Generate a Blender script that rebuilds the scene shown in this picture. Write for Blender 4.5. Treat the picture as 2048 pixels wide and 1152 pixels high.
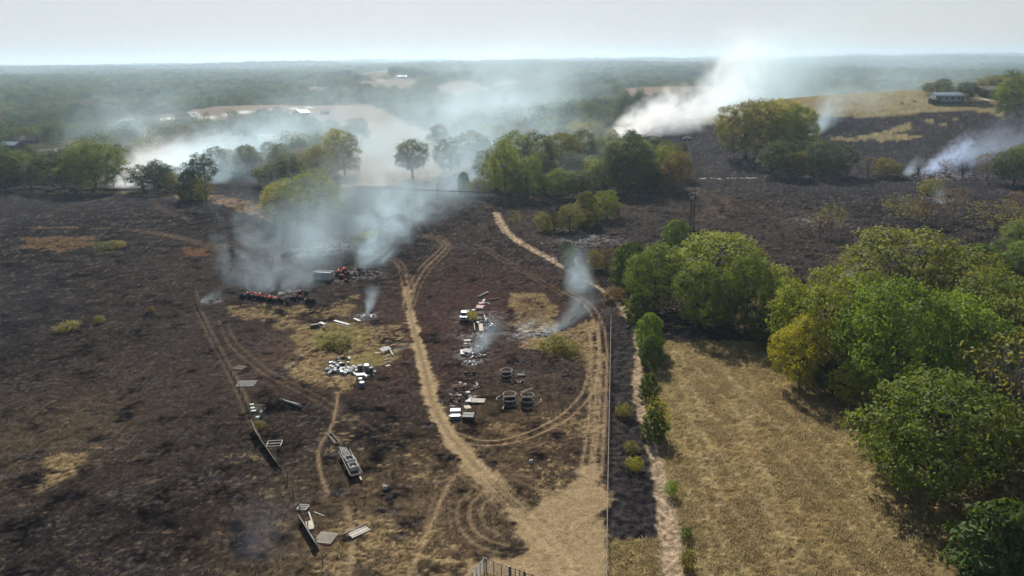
import bpy, bmesh, math, random
import numpy as np
from mathutils import Vector, Matrix
for _o in list(bpy.data.objects): bpy.data.objects.remove(_o)
SC = bpy.context.scene
COL = SC.collection
R = math.radians
rng = np.random.default_rng(7)
random.seed(7)

# ------------------------------------------------------------------ camera
CAM_H = 58.0; PITCH = R(16.06); ROLL = R(-0.62); FPX = 1577.0
_f = np.array([0, math.cos(PITCH), -math.sin(PITCH)]); _u0 = np.array([0, math.sin(PITCH), math.cos(PITCH)]); _r0 = np.array([1., 0, 0])
_r = math.cos(ROLL)*_r0 + math.sin(ROLL)*_u0; _u = -math.sin(ROLL)*_r0 + math.cos(ROLL)*_u0
cam = bpy.data.cameras.new('camera'); cam_ob = bpy.data.objects.new('camera', cam); COL.objects.link(cam_ob)
cam.sensor_width = 36; cam.lens = FPX/2048*36; cam.clip_start = 1; cam.clip_end = 40000
_m = Matrix(((_r[0], _u[0], -_f[0], 0), (_r[1], _u[1], -_f[1], 0), (_r[2], _u[2], -_f[2], CAM_H), (0, 0, 0, 1)))
cam_ob.matrix_world = _m
SC.camera = cam_ob
# ------------------------------------------------------------------ light
SUN_AZ = R(-9); SUN_EL = R(38)          # azimuth from +Y towards +X: the sun stands ahead of the camera, a little left
w = bpy.data.worlds.new('World'); SC.world = w; w.use_nodes = True
nt = w.node_tree; bg = nt.nodes['Background']
sky = nt.nodes.new('ShaderNodeTexSky'); sky.sky_type = 'NISHITA'; sky.sun_disc = False
sky.sun_elevation = SUN_EL; sky.sun_rotation = SUN_AZ; sky.altitude = 300; sky.air_density = 1.0; sky.dust_density = 1.0; sky.ozone_density = 1.0
hz_mix = nt.nodes.new('ShaderNodeMix'); hz_mix.data_type = 'RGBA'                # white haze, thick towards the horizon, thin overhead
wtc = nt.nodes.new('ShaderNodeTexCoord'); wsp = nt.nodes.new('ShaderNodeSeparateXYZ'); nt.links.new(wtc.outputs['Generated'], wsp.inputs[0])
wmr = nt.nodes.new('ShaderNodeMapRange'); wmr.interpolation_type = 'SMOOTHSTEP'; nt.links.new(wsp.outputs[2], wmr.inputs[0])
wmr.inputs[1].default_value = 0.0; wmr.inputs[2].default_value = 0.5; wmr.inputs[3].default_value = 0.88; wmr.inputs[4].default_value = 0.10
wdt = nt.nodes.new('ShaderNodeVectorMath'); wdt.operation = 'DOT_PRODUCT'; nt.links.new(wtc.outputs['Generated'], wdt.inputs[0])      # the veil glows round the sun and thins away from it
wdt.inputs[1].default_value = (math.sin(SUN_AZ)*math.cos(SUN_EL), math.cos(SUN_AZ)*math.cos(SUN_EL), math.sin(SUN_EL))
wm2 = nt.nodes.new('ShaderNodeMapRange'); wm2.inputs[1].default_value = .55; wm2.inputs[2].default_value = .75; wm2.inputs[3].default_value = .45; wm2.inputs[4].default_value = 1.0; nt.links.new(wdt.outputs['Value'], wm2.inputs[0])
wml = nt.nodes.new('ShaderNodeMath'); wml.operation = 'MULTIPLY'; nt.links.new(wmr.outputs[0], wml.inputs[0]); nt.links.new(wm2.outputs[0], wml.inputs[1])
nt.links.new(wml.outputs[0], hz_mix.inputs[0])
nt.links.new(sky.outputs[0], hz_mix.inputs[6]); hz_mix.inputs[7].default_value = (7.8, 8.1, 8.5, 1)
nt.links.new(hz_mix.outputs[2], bg.inputs[0]); bg.inputs[1].default_value = 0.064
sl = bpy.data.lights.new('sun', 'SUN'); sl.energy = 5.0; sl.angle = R(0.6); sl.color = (1, 0.95, 0.87)
so = bpy.data.objects.new('sun', sl); COL.objects.link(so)
sdir = Vector((math.sin(SUN_AZ)*math.cos(SUN_EL), math.cos(SUN_AZ)*math.cos(SUN_EL), math.sin(SUN_EL)))
so.rotation_euler = sdir.to_track_quat('Z', 'Y').to_euler(); so.location = (0, 0, 300)
SC.view_settings.view_transform = 'Standard'; SC.view_settings.look = 'None'; SC.view_settings.gamma = 1; SC.view_settings.use_curve_mapping = False
SC.view_settings.exposure = 0.35
SC.render.engine = 'CYCLES'
cy = SC.cycles
cy.max_bounces = 5; cy.diffuse_bounces = 2; cy.glossy_bounces = 2; cy.transmission_bounces = 3; cy.volume_bounces = 3; cy.transparent_max_bounces = 8
cy.volume_step_rate = 1.0; cy.volume_max_steps = 256; cy.use_adaptive_sampling = True; cy.adaptive_threshold = 0.02
cy.sample_clamp_indirect = 4
cy.use_denoising = True; cy.denoiser = 'OPENIMAGEDENOISE'; cy.denoising_input_passes = 'RGB_ALBEDO_NORMAL'; cy.denoising_prefilter = 'FAST'

# ------------------------------------------------------------------ terrain
def sm(a, b, x):
    t = np.clip((x-a)/(b-a), 0, 1); return t*t*(3-2*t)
def _h2(ix, iy, seed):
    n = (ix.astype(np.int64)*374761393 + iy.astype(np.int64)*668265263 + seed*1442695041) & 0xffffffff
    n = ((n ^ (n >> 13))*1274126177) & 0xffffffff
    n = ((n ^ (n >> 16))*2246822519) & 0xffffffff
    return (n ^ (n >> 15)).astype(np.float64)/4294967295.0
def vnoise(x, y, seed=0):
    ix = np.floor(x); iy = np.floor(y); fx = x-ix; fy = y-iy
    fx = fx*fx*(3-2*fx); fy = fy*fy*(3-2*fy)
    a = _h2(ix, iy, seed); b = _h2(ix+1, iy, seed); c = _h2(ix, iy+1, seed); d = _h2(ix+1, iy+1, seed)
    return (a+(b-a)*fx)*(1-fy) + (c+(d-c)*fx)*fy
def fbm(x, y, s, o=4, seed=0, g=0.5):
    t = 0; a = 1; tot = 0; f = 1.0/s
    for i in range(o):
        c, q = math.cos(i*0.9), math.sin(i*0.9)
        t = t + a*vnoise((c*x-q*y)*f+17.3*i, (q*x+c*y)*f-9.1*i, seed+i*31); tot += a; a *= g; f *= 2.03
    return t/tot
def H(x, y):
    x = np.asarray(x, float); y = np.asarray(y, float)
    d = np.hypot(x, y)
    h = 33*np.exp(-(((x-330)/270)**2+((y-630)/150)**2))                      # the burnt hill on the right
    h = h + 25*np.exp(-(((x+99)/62)**2+((y-1500)/130)**2)) + 22*np.exp(-(((x-10)/75)**2+((y-1640)/150)**2))
    h = h + 20*np.exp(-(((x+290)/170)**2+((y-1750)/190)**2)) + 26*np.exp(-(((x+400)/170)**2+((y-2500)/250)**2))
    h = h + 18*np.exp(-(((x-260)/330)**2+((y-1250)/160)**2))
    h = h + 17*np.exp(-(((x+330)/200)**2+((y-960)/130)**2))
    h = h + (fbm(x, y, 260, 2, 3)-0.5)*7*sm(380, 800, d)
    h = h + (fbm(x, y, 900, 2, 5)-0.5)*26*sm(1000, 3000, d) + (fbm(x, y, 1900, 3, 9)-0.5)*140*sm(2000, 7000, d) + 30*sm(5000, 11000, d)
    h = h - 14*sm(600, 1000, d)*sm(2600, 1400, d)*np.exp(-((x+700)/500)**2)
    h = h + (fbm(x, y, 60, 2, 2)-0.5)*1.6*sm(60, 120, d)
    return h
def rays(px):
    px = np.atleast_2d(np.asarray(px, float))
    d = _f[None]*FPX + _r[None]*(px[:, :1]-1024) + _u[None]*(576-px[:, 1:2])
    return d/np.linalg.norm(d, axis=1, keepdims=True)
_T = 45*1.012**np.arange(520)
def ground(px):
    """photograph pixel (2048 wide) -> point on the terrain"""
    D = rays(px); n = len(D); T = np.repeat(_T[None], n, 0)
    for k in range(3):
        g = CAM_H+D[:, 2:3]*T - H((D[:, 0:1]*T).ravel(), (D[:, 1:2]*T).ravel()).reshape(T.shape)
        i = np.argmax(g < 0, 1); i[(g >= 0).all(1)] = T.shape[1]-1; i = np.maximum(i, 1)
        lo = T[np.arange(n), i-1]; hi = T[np.arange(n), i]
        T = lo[:, None]+(hi-lo)[:, None]*np.linspace(0, 1, 24)[None]
    p = D*hi[:, None]; return np.stack([p[:, 0], p[:, 1], H(p[:, 0], p[:, 1])], 1)
def g1(x, y): return Vector(ground([(x, y)])[0])
def up_at(base, x, y):
    """height at which the ray of a pixel passes over a ground point's distance"""
    D = rays([(x, y)])[0]; t = base.y/D[1]; return CAM_H + D[2]*t
def ppm(base): # pixels (2048) per metre at a point
    return FPX/((Vector(base)-Vector((0, 0, CAM_H))).length)

def prop(o, label=None, cat=None, group=None, kind=None):
    if label: o['label'] = label
    if cat: o['category'] = cat
    if group: o['group'] = group
    if kind: o['kind'] = kind
    return o

# ---- distance helpers in ground space
def poly_sd(P, poly):
    """signed distance to a polygon, positive inside"""
    poly = np.asarray(poly, float); A = poly; B = np.roll(poly, -1, 0)
    ins = np.zeros(len(P), bool); d = np.full(len(P), 1e9)
    mn = poly.min(0)-40; mx = poly.max(0)+40
    near = ((P > mn) & (P < mx)).all(1); Q = P[near]; dd = np.full(len(Q), 1e9); ii = np.zeros(len(Q), bool)
    for a, b in zip(A, B):
        ab = b-a; t = np.clip(((Q-a)@ab)/max(ab@ab, 1e-9), 0, 1)
        dd = np.minimum(dd, np.hypot(*(Q-a-t[:, None]*ab).T))
        c = (a[1] > Q[:, 1]) != (b[1] > Q[:, 1])
        xx = (b[0]-a[0])*(Q[:, 1]-a[1])/((b[1]-a[1]) if b[1] != a[1] else 1e-9)+a[0]
        ii ^= c & (Q[:, 0] < xx)
    d[near] = np.where(ii, dd, -dd); d[~near] = -1e3
    return d
def line_d(P, pts, maxd=30):
    """distance to a polyline and parameter along it"""
    d = np.full(len(P), 1e3); s = np.zeros(len(P)); pts = np.asarray(pts, float); L = 0
    mn = pts.min(0)-maxd; mx = pts.max(0)+maxd
    near = ((P > mn) & (P < mx)).all(1); Q = P[near]; dd = np.full(len(Q), 1e3); ss = np.zeros(len(Q))
    for i, (a, b) in enumerate(zip(pts[:-1], pts[1:])):
        ab = b-a; t = np.clip(((Q-a)@ab)/max(ab@ab, 1e-9), 0, 1)
        e = np.hypot(*(Q-a-t[:, None]*ab).T); m = e < dd
        dd[m] = e[m]; ss[m] = i+t[m]
    d[near] = dd; s[near] = ss
    return d, s
def smooth_line(pts, n=4):
    """Catmull-Rom through ground points"""
    p = np.asarray(pts, float); p = np.vstack([2*p[0]-p[1], p, 2*p[-1]-p[-2]]); out = []
    for i in range(1, len(p)-2):
        for k in range(n):
            t = k/n
            out.append(0.5*((2*p[i])+(-p[i-1]+p[i+1])*t+(2*p[i-1]-5*p[i]+4*p[i+1]-p[i+2])*t*t+(-p[i-1]+3*p[i]-3*p[i+1]+p[i+2])*t**3))
    out.append(p[-2]); return np.array(out)
def GP(px): return ground(px)[:, :2]
def offset(pts, o):
    t = np.gradient(pts, axis=0); n = np.stack([t[:, 1], -t[:, 0]], 1); n /= np.linalg.norm(n, axis=1, keepdims=True)+1e-9
    return pts+n*o
# ------------------------------------------------------------------ ground: one graded sheet, cut along its kinds of cover
def rows():
    d = 30.0; out = [d]
    while d < 14000:
        s2 = d*d+CAM_H**2
        d += max(min(0.95*s2/(788*CAM_H), 0.022*d), 1.5 if d < 66 else 0)
        out.append(d)
    return np.array(out)
RD = rows(); NC = 940
TT = np.linspace(-1, 1, NC)
GX = (0.80*RD+75)[:, None]*TT[None]; GY = np.repeat(RD[:, None], NC, 1)
P = np.stack([GX.ravel(), GY.ravel()], 1)
X, Y = P.T; D = np.hypot(X, Y)
cell = np.maximum(0.00152*RD+0.14, np.gradient(RD)*0.45)[:, None]*np.ones(NC)[None]; cell = cell.ravel()
Z = H(X, Y)
n_s = fbm(X, Y, 0.8, 2, 11); n_m = fbm(X, Y, 3.5, 3, 13); n_l = fbm(X, Y, 18, 3, 15); n_x = fbm(X, Y, 70, 3, 17)
n_f = fbm(X, Y*.8, .38, 2, 19); n_h = fbm(X*0.55, Y*1.25, 1.0, 3, 21)
col = np.zeros((len(P), 3))
def mix(c, f):
    global col
    f = np.clip(f, 0, 1)[:, None]; col = col*(1-f)+np.asarray(c)*f if np.ndim(c) == 1 else col*(1-f)+c*f
def ramp(a, b, f): f = np.clip(f, 0, 1)[:, None]; return np.asarray(a)*(1-f)+np.asarray(b)*f
C_BLACK = (0.006, 0.0055, 0.0065); C_CHAR = (0.026, 0.023, 0.0245); C_BROWN = (0.050, 0.039, 0.032); C_RUST = (0.060, 0.034, 0.024)
C_TAN = (0.20, 0.14, 0.072); C_STRAW = (0.26, 0.19, 0.10); C_DIRT = (0.44, 0.325, 0.20); C_OLIVE = (0.15, 0.125, 0.045); C_GREY = (0.03, 0.029, 0.033)
# -- burnt pasture everywhere near
burn = ramp(C_BLACK, C_CHAR, (n_m-0.35)*2.6)
col[:] = burn
mix(C_BROWN, sm(0.47, 0.63, n_s*0.3+n_f*.45+n_l*0.25)*(.45+.4*sm(-70, 10, X)))
mix(C_GREY, sm(0.52, 0.7, n_x)*0.35*sm(-10, -60, X))
mix(C_TAN, sm(0.65, 0.73, n_f*.45+n_s*.3+n_m*.25)*.42)
ash_n = fbm(X*.45+Y*.25, Y*1.1-X*.15, 2.6, 3, 23)
mix((0.095, 0.092, 0.095), sm(.60, .72, ash_n*.7+n_f*.3)*.35)
mix((0.046, 0.042, 0.045), .5*sm(330, 400, D))
mix((0.10, 0.062, 0.038), sm(.62, .72, n_x*.35+n_m*.4+n_f*.25)*.35)
SD = {}
def reg(name, px): SD[name] = poly_sd(P, GP(px)); return SD[name]
def edge(sd, wob=2.0, soft=0.5): return sm(-soft, soft, sd+(n_m-0.5)*2*wob+(n_s-0.5)*wob)
# rust / brown cast of the middle
for cx, cy_, rr, cc, k in [(1060, 610, 14, C_RUST, .8), (900, 590, 22, C_RUST, .35), (880, 640, 20, (0.06, .03, .028), .5), (940, 740, 18, C_RUST, .4), (1050, 860, 12, (0.13, .085, .04), .7),
                           (760, 690, 16, C_RUST, .5), (640, 700, 14, (0.16, .09, .045), .6), (430, 500, 40, C_BROWN, .5), (520, 560, 30, C_BROWN, .5), (1080, 790, 22, C_BROWN, .5),
                           (700, 1080, 16, (0.13, .09, .05), .6), (900, 1060, 14, (0.13, .09, .05), .5), (130, 860, 14, (0.14, .10, .05), .5), (390, 720, 40, C_BROWN, .45), (300, 800, 30, C_BROWN, .3),
                           (1290, 410, 60, C_BROWN, .6), (1560, 470, 40, C_BROWN, .45), (1020, 440, 26, C_BROWN, .5), (1000, 560, 25, C_RUST, .35)]:
    c = g1(cx, cy_); dd = np.hypot(X-c.x, (Y-c.y)*0.7)
    mix(cc, np.exp(-(dd/rr)**2)*k*sm(0.25, 0.6, n_m+0.15*n_s))
# -- left-over grass patches
def patch(px, c, wob, thr, k=0.9, soft=0.8):
    sd = poly_sd(P, GP(px)); f = sm(-soft, soft, sd+(n_l-0.5)*wob*2+(n_m-0.5)*wob*2)
    t = sm(thr-0.07, thr+0.07, n_h*0.4+n_m*0.35+n_f*.25)
    mix(c, f*t*k); return f*t
grass = np.zeros(len(P))
tanv = ramp((0.11, 0.075, 0.036), C_STRAW, (n_f*.6+n_s*.4-0.3)*2.4)
olv = ramp((0.10, 0.09, 0.035), (0.22, 0.18, 0.07), (n_s-0.25)*2)
for px, c, wob, thr, k in [
    ([(585, 655), (640, 640), (700, 648), (800, 655), (825, 680), (815, 700), (780, 715), (740, 740), (700, 778), (600, 772), (572, 735), (605, 700)], tanv, 3, .47, .8),
    ([(625, 655), (700, 650), (745, 670), (715, 690), (670, 710), (625, 690)], olv, 2, .36, .9),
    ([(690, 712), (740, 702), (800, 712), (770, 728), (715, 738), (680, 728)], olv, 1.5, .35, .85),
    ([(580, 730), (620, 715), (660, 745), (720, 755), (700, 785), (640, 770), (590, 760)], tanv, 2, .40, .9),
    ([(460, 612), (540, 606), (640, 612), (720, 590), (690, 630), (560, 655), (470, 632)], tanv, 2.5, .50, .75),
    ([(1030, 588), (1092, 585), (1108, 640), (1125, 668), (1060, 688), (1035, 650)], tanv, 2, .42, .85),
    ([(1040, 598), (1085, 592), (1080, 640), (1048, 640)], C_RUST, 2, .40, .6),
    ([(1042, 690), (1090, 668), (1145, 655), (1190, 640), (1195, 715), (1130, 720), (1090, 708)], tanv, 2, .42, .85),
    ([(1070, 690), (1110, 672), (1150, 680), (1140, 705), (1100, 706)], olv, 1.5, .35, .9),
    ([(1172, 655), (1200, 650), (1200, 800), (1205, 960), (1212, 1075), (1160, 1075), (1172, 930), (1178, 800)], tanv, 1.0, .49, .9),
    ([(75, 930), (110, 905), (165, 915), (160, 950), (100, 975), (70, 960)], tanv, 2, .46, .9),
    ([(40, 960), (100, 950), (90, 985), (30, 980)], tanv, 2, .52, .7),
    ([(110, 850), (190, 840), (260, 920), (180, 980), (120, 900)], tanv, 3, .70, .6),
    ([(640, 1060), (720, 1040), (900, 1060), (960, 1100), (930, 1152), (640, 1152)], tanv, 2.5, .52, .8),
    ([(640, 840), (860, 830), (960, 950), (960, 1000), (760, 1000), (640, 900)], tanv, 3, .62, .7),
    ([(920, 840), (1180, 820), (1180, 980), (980, 960)], tanv, 2, .60, .75),
    ([(965, 850), (1060, 835), (1090, 865), (1000, 880)], (0.17, 0.115, 0.06), 1.5, .45, .8),
    ([(1020, 940), (1100, 900), (1180, 960), (1120, 1000), (1040, 985)], tanv, 2, .57, .8),
    ([(470, 880), (640, 860), (660, 1152), (560, 1152)], tanv, 3, .70, .5),
    ([(60, 475), (185, 472), (190, 492), (120, 505), (60, 495)], (0.12, 0.075, 0.04), 3, .42, .8),
    ([(185, 490), (245, 480), (245, 505), (190, 508)], (0.14, 0.12, 0.055), 2, .40, .8),
    ([(365, 493), (415, 497), (410, 512), (370, 508)], (0.13, 0.065, 0.035), 2, .40, .8),
    ([(110, 655), (155, 640), (160, 660), (120, 668)], (0.13, 0.09, 0.04), 1.5, .42, .8),
    ([(0, 378), (230, 380), (420, 392), (420, 400), (230, 388), (0, 386)], (0.17, 0.14, 0.07), 2, .45, .8),
    ([(430, 390), (500, 402), (545, 425), (540, 440), (490, 425), (430, 405)], (0.22, 0.15, 0.10), 2, .45, .7),
]:
    f = patch(px, c, wob, thr, k); grass = np.maximum(grass, f*(1 if c is tanv or c is olv else .4))
# -- right hill: dry grass crest and islands
hilltop = reg('hill', [(1400, 245), (1610, 238), (1700, 231), (1770, 233), (1850, 226), (1930, 221), (1990, 226), (2048, 250), (2300, 300), (2300, 150), (1700, 150), (1400, 160)])
hilltop = np.maximum(hilltop, np.minimum(poly_sd(P, np.array([(100, 545), (800, 500), (800, 830), (170, 830)])), (Y-(628-.0*X))))
tanh = ramp((0.17, 0.135, 0.068), (0.25, 0.205, 0.105), (n_m-0.25)*2); tanh = tanh*(0.85+0.3*n_x[:, None])
f = sm(-1.5, 1.5, hilltop+(n_l-0.5)*16); mix(tanh, f*sm(300, 380, D)); grass = np.maximum(grass, f*.6)
for px in ([(1665, 272), (1705, 277), (1768, 262), (1822, 244), (1826, 256), (1790, 268), (1852, 274), (1800, 281), (1766, 284), (1748, 278), (1700, 284), (1668, 279)], [(1845, 239), (1866, 238), (1870, 246), (1856, 247)], [(1905, 238), (1928, 239), (1926, 241), (1908, 241)], [(1875, 246), (1898, 245), (1897, 247), (1878, 248)]):
    s_ = poly_sd(P, GP(px)); f = sm(-1.2, 1.2, s_+(n_m-0.5)*8); mix(tanh, f*.9); grass = np.maximum(grass, f*.6)
# -- far country: woodland floor beyond the fire's edge, fields cut out of it
HILLZONE = GP([(1395, 372), (1380, 330), (1330, 318), (1230, 290), (1250, 262), (1400, 240), (1440, 215), (1640, 202), (1800, 188), (2048, 178), (2500, 150), (2500, 420), (2048, 405), (1700, 400)])
BACKHILL = np.array([(118, 545), (800, 500), (800, 830), (175, 830)]); hz = np.maximum(poly_sd(P, HILLZONE), poly_sd(P, BACKHILL))
far = sm(424, 432, Y+(n_l-0.5)*26+0.02*np.abs(X))*(1-sm(-4, 4, hz))
wood = ramp((0.025, 0.032, 0.013), (0.06, 0.058, 0.026), (n_l-0.3)*2.5)
mix(wood, far)
FIELDS = {
 'slope': [(556, 216), (640, 211), (738, 209), (775, 225), (812, 247), (868, 268), (915, 290), (1000, 312), (992, 345), (915, 345), (868, 362), (760, 372), (672, 374), (688, 322), (700, 300), (690, 262), (640, 258), (600, 240)],
 'road': [(240, 236), (370, 224), (640, 211), (660, 236), (560, 232), (420, 241), (260, 248)],
 'smoky': [(380, 278), (515, 269), (600, 268), (590, 292), (400, 300)],
 'upper': [(700, 149), (770, 140), (793, 142), (778, 156), (720, 157)],
 'middle': [(712, 164), (790, 158), (835, 156), (840, 166), (825, 186), (760, 177), (725, 172)],
 'dome': [(862, 192), (868, 178), (900, 163), (920, 161), (950, 164), (978, 176), (985, 190), (920, 200)],
 'dome_b': [(980, 172), (1000, 163), (1030, 161), (1062, 164), (1055, 172), (1000, 182)],
 'strip': [(1200, 177), (1445, 176), (1470, 190), (1250, 192)],
 'corner': [(1195, 270), (1232, 243), (1296, 228), (1340, 244), (1300, 262), (1240, 285)],
 'pale': [(285, 140), (345, 138), (384, 140), (350, 144)],
 'pale_b': [(180, 156), (262, 151), (255, 156), (190, 160)],
 'yard': [(60, 300), (150, 292), (175, 300), (100, 312)],
 'band': [(110, 170), (215, 166), (225, 171), (130, 175)],
 'far_a': [(425, 161), (520, 157), (528, 161), (440, 166)], 'far_b': [(60, 186), (150, 181), (160, 186), (80, 191)], 'far_c': [(560, 178), (640, 173), (650, 178), (580, 183)], 'far_d': [(1120, 152), (1260, 149), (1270, 153), (1130, 156)], 'far_e': [(1700, 140), (1860, 138), (1870, 141), (1720, 143)], 'far_f': [(20, 150), (110, 146), (120, 149), (40, 153)],
 'lot': [(1005, 205), (1035, 203), (1040, 212), (1010, 214)],
}
FPOLY = {k: GP(v) for k, v in FIELDS.items()}
fc = {'slope': (0.223, 0.171, 0.118), 'road': (0.211, 0.164, 0.112), 'smoky': (0.223, 0.174, 0.130), 'dome': (0.248, 0.192, 0.130), 'dome_b': (0.236, 0.186, 0.124), 'strip': (0.223, 0.174, 0.124), 'corner': (0.223, 0.180, 0.112), 'pale': (0.099, 0.124, 0.050), 'yard': (0.136, 0.118, 0.087)}
fieldsd = np.full(len(P), -1e3)
for k, v in FPOLY.items():
    s_ = poly_sd(P, v); fieldsd = np.maximum(fieldsd, s_)
    c = np.asarray(fc.get(k, (0.21, 0.165, 0.11))); mix(c*(0.85+0.3*n_l[:, None]), sm(-3, 3, s_+(n_l-0.5)*10))
slopesd = poly_sd(P, FPOLY['slope'])
# -- hay field, bottom right
hay = reg('hay', [(1322, 700), (1345, 683), (1400, 680), (1430, 686), (1560, 690), (1640, 740), (1760, 800), (1800, 880), (1860, 950), (1960, 1040), (2040, 1200), (1350, 1200), (1332, 1020), (1312, 900), (1305, 800)])
haycol = ramp((0.12, 0.085, 0.037), (0.30, 0.228, 0.108), n_s*.6+n_f*.9-.28); haycol = haycol*(0.62+0.5*n_l+.28*n_m)[:, None]
hf = sm(-.8, .8, hay+(n_m-0.5)*4); mix(haycol, hf)
mix((0.15, 0.095, 0.042), hf*sm(.5, .7, n_l)*.6); mw = np.sin((X*.93+Y*.10+n_x*3)*1.55); mix((.30, .235, .12), hf*sm(.5, 1, mw)*.5*sm(.3, .55, n_m)); mix((.13, .125, .045), hf*sm(.6, .72, n_x*.6+n_m*.4)*.6)
grass = np.maximum(grass, hf)
# rough belt between trail and hay field, brown verge under the wood's edge
belt = reg('belt', [(1240, 590), (1262, 600), (1330, 690), (1320, 760), (1320, 850), (1345, 960), (1360, 1060), (1385, 1152), (1340, 1152), (1325, 1020), (1300, 900), (1275, 800), (1272, 690)])
bf = sm(-.8, .8, belt+(n_m-0.5)*3); mix(ramp((0.11, 0.075, 0.04), (0.24, 0.18, 0.08), n_s*1.3-.15), bf*.85); mix((0.13, 0.13, 0.04), bf*sm(.5, .62, n_l)*.7); grass = np.maximum(grass, bf*.8)
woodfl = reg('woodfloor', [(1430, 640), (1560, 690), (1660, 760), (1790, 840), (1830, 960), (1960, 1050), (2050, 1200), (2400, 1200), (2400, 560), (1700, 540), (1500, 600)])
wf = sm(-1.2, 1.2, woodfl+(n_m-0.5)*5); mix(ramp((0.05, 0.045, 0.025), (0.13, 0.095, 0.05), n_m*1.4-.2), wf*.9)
bp = poly_sd(P, GP([(1308, 625), (1340, 612), (1400, 622), (1440, 665), (1425, 682), (1350, 688), (1320, 672)])); mix(ramp(C_BLACK, (0.05, .045, .045), n_s*1.5-.2), sm(-.7, .7, bp+(n_m-.5)*2)); mix(C_TAN, sm(-.7, .7, bp)*sm(.6, .7, n_h)*.5)
vg = poly_sd(P, GP([(1480, 700), (1540, 722), (1640, 765), (1760, 830), (1850, 960), (1960, 1060), (1930, 1075), (1790, 930), (1740, 870), (1620, 790), (1500, 745)])); mix((0.2, .125, .055), sm(-1.5, 1.5, vg+(n_m-.5)*4)*sm(.4, .6, n_m)*.7)
# dark strip right of the wire fence
dk = reg('strip', [(1222, 640), (1250, 640), (1272, 700), (1270, 800), (1288, 870), (1304, 960), (1318, 1080), (1214, 1078)])
kf = sm(-.35, .35, dk+(n_s-.5)*1.0); mix(ramp((0.012, .011, .012), (0.05, .043, .043), n_s*1.8-.45), kf); mix(olv, kf*sm(.58, .66, n_l)*.7*sm(-1, 1, X-23))
lo = poly_sd(P, GP([(1213, 1078), (1322, 1078), (1332, 1160), (1330, 1210), (1212, 1210)])); lf = sm(-.3, .3, lo+(n_s-.5)*1.2); mix(haycol*np.array([.85, .85, .8]), lf); grass = np.maximum(grass, lf)
# -- bare dirt: main road, apron, trail, paths
ROAD = smooth_line(GP([(813, 575), (817, 605), (823, 640), (832, 672), (842, 710), (852, 750), (861, 790), (876, 830), (897, 865), (926, 902), (962, 942), (1003, 982), (1045, 1025), (1090, 1075), (1120, 1110), (1140, 1175)]))
d_, s_ = line_d(P, ROAD, 12); wd = np.interp(s_/4, [0, 1, 2, 4, 7, 8, 10, 11, 12, 15], [.7, .8, .9, 1.3, 1.35, 1.55, 1.9, 2.0, 2.0, 2.3])
road = wd-d_+(n_m-.5)*1.5+(n_s-.5)*1.2; crownstrip = np.exp(-(d_/.38)**2)*sm(.3, .55, n_m*.6+n_f*.4)*(s_/4 < 10); wheel = np.exp(-((d_-.85)/.3)**2)
cut = np.interp(s_/4, [0, 10.2, 11, 13, 14], [1, 1, .72, .72, 1]); streak = 1-np.clip((1-cut)*2.2*(.35+np.abs(np.sin(d_*4.3))), 0, .85)
apron = reg('apron', [(1005, 1012), (1060, 1018), (1140, 972), (1165, 930), (1200, 930), (1208, 1000), (1213, 1060), (1213, 1210), (900, 1210), (930, 1140), (985, 1118), (1045, 1110), (1050, 1080), (1030, 1050)])
dirt = np.maximum(sm(-.25, .3, road)*streak, sm(-.5, .5, apron+(n_m-.5)*3.2+(n_s-.5)*1.4))
dcol = ramp((0.22, 0.157, 0.085), (0.35, 0.258, 0.148), n_m*.7+n_f*.6-.2)
mix(dcol, dirt); mix((0.13, .09, .045), dirt*sm(.58, .68, n_h*.4+n_s*.3+n_f*.3)*.6); mix((.13, .095, .055), dirt*crownstrip*.6); mix((.40, .30, .18), dirt*wheel*.4*(road > .2)); mix((.14, .10, .055), sm(-.5, .5, apron)*dirt*sm(.52, .66, n_l*.4+n_m*.35+n_f*.25)*.5)
TRAIL = smooth_line(GP([(992, 425), (1004, 450), (1026, 475), (1060, 496), (1098, 516), (1124, 533), (1155, 553), (1192, 572), (1226, 597), (1254, 630), (1272, 662), (1279, 702), (1275, 760), (1280, 805), (1291, 850), (1306, 900), (1321, 955), (1331, 1015), (1340, 1080), (1347, 1175)]))
d_, s_ = line_d(P, TRAIL, 10); wd = np.interp(s_/4, [0, 4, 6, 8, 11, 13, 15, 17, 19], [1.6, 1.3, .5, .7, .9, .9, .9, 1.25, 1.4])
trail = wd-d_+(n_m-.5)*1.2+(n_s-.5)*.5; gap = 1-.75*sm(1, 0, np.abs(s_/4-6.2)/.9)
tf = sm(-.2, .25, trail)*gap; mix(ramp((0.18, .127, .078), (0.36, .275, .185), n_f*1.5-.25), tf)
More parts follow.
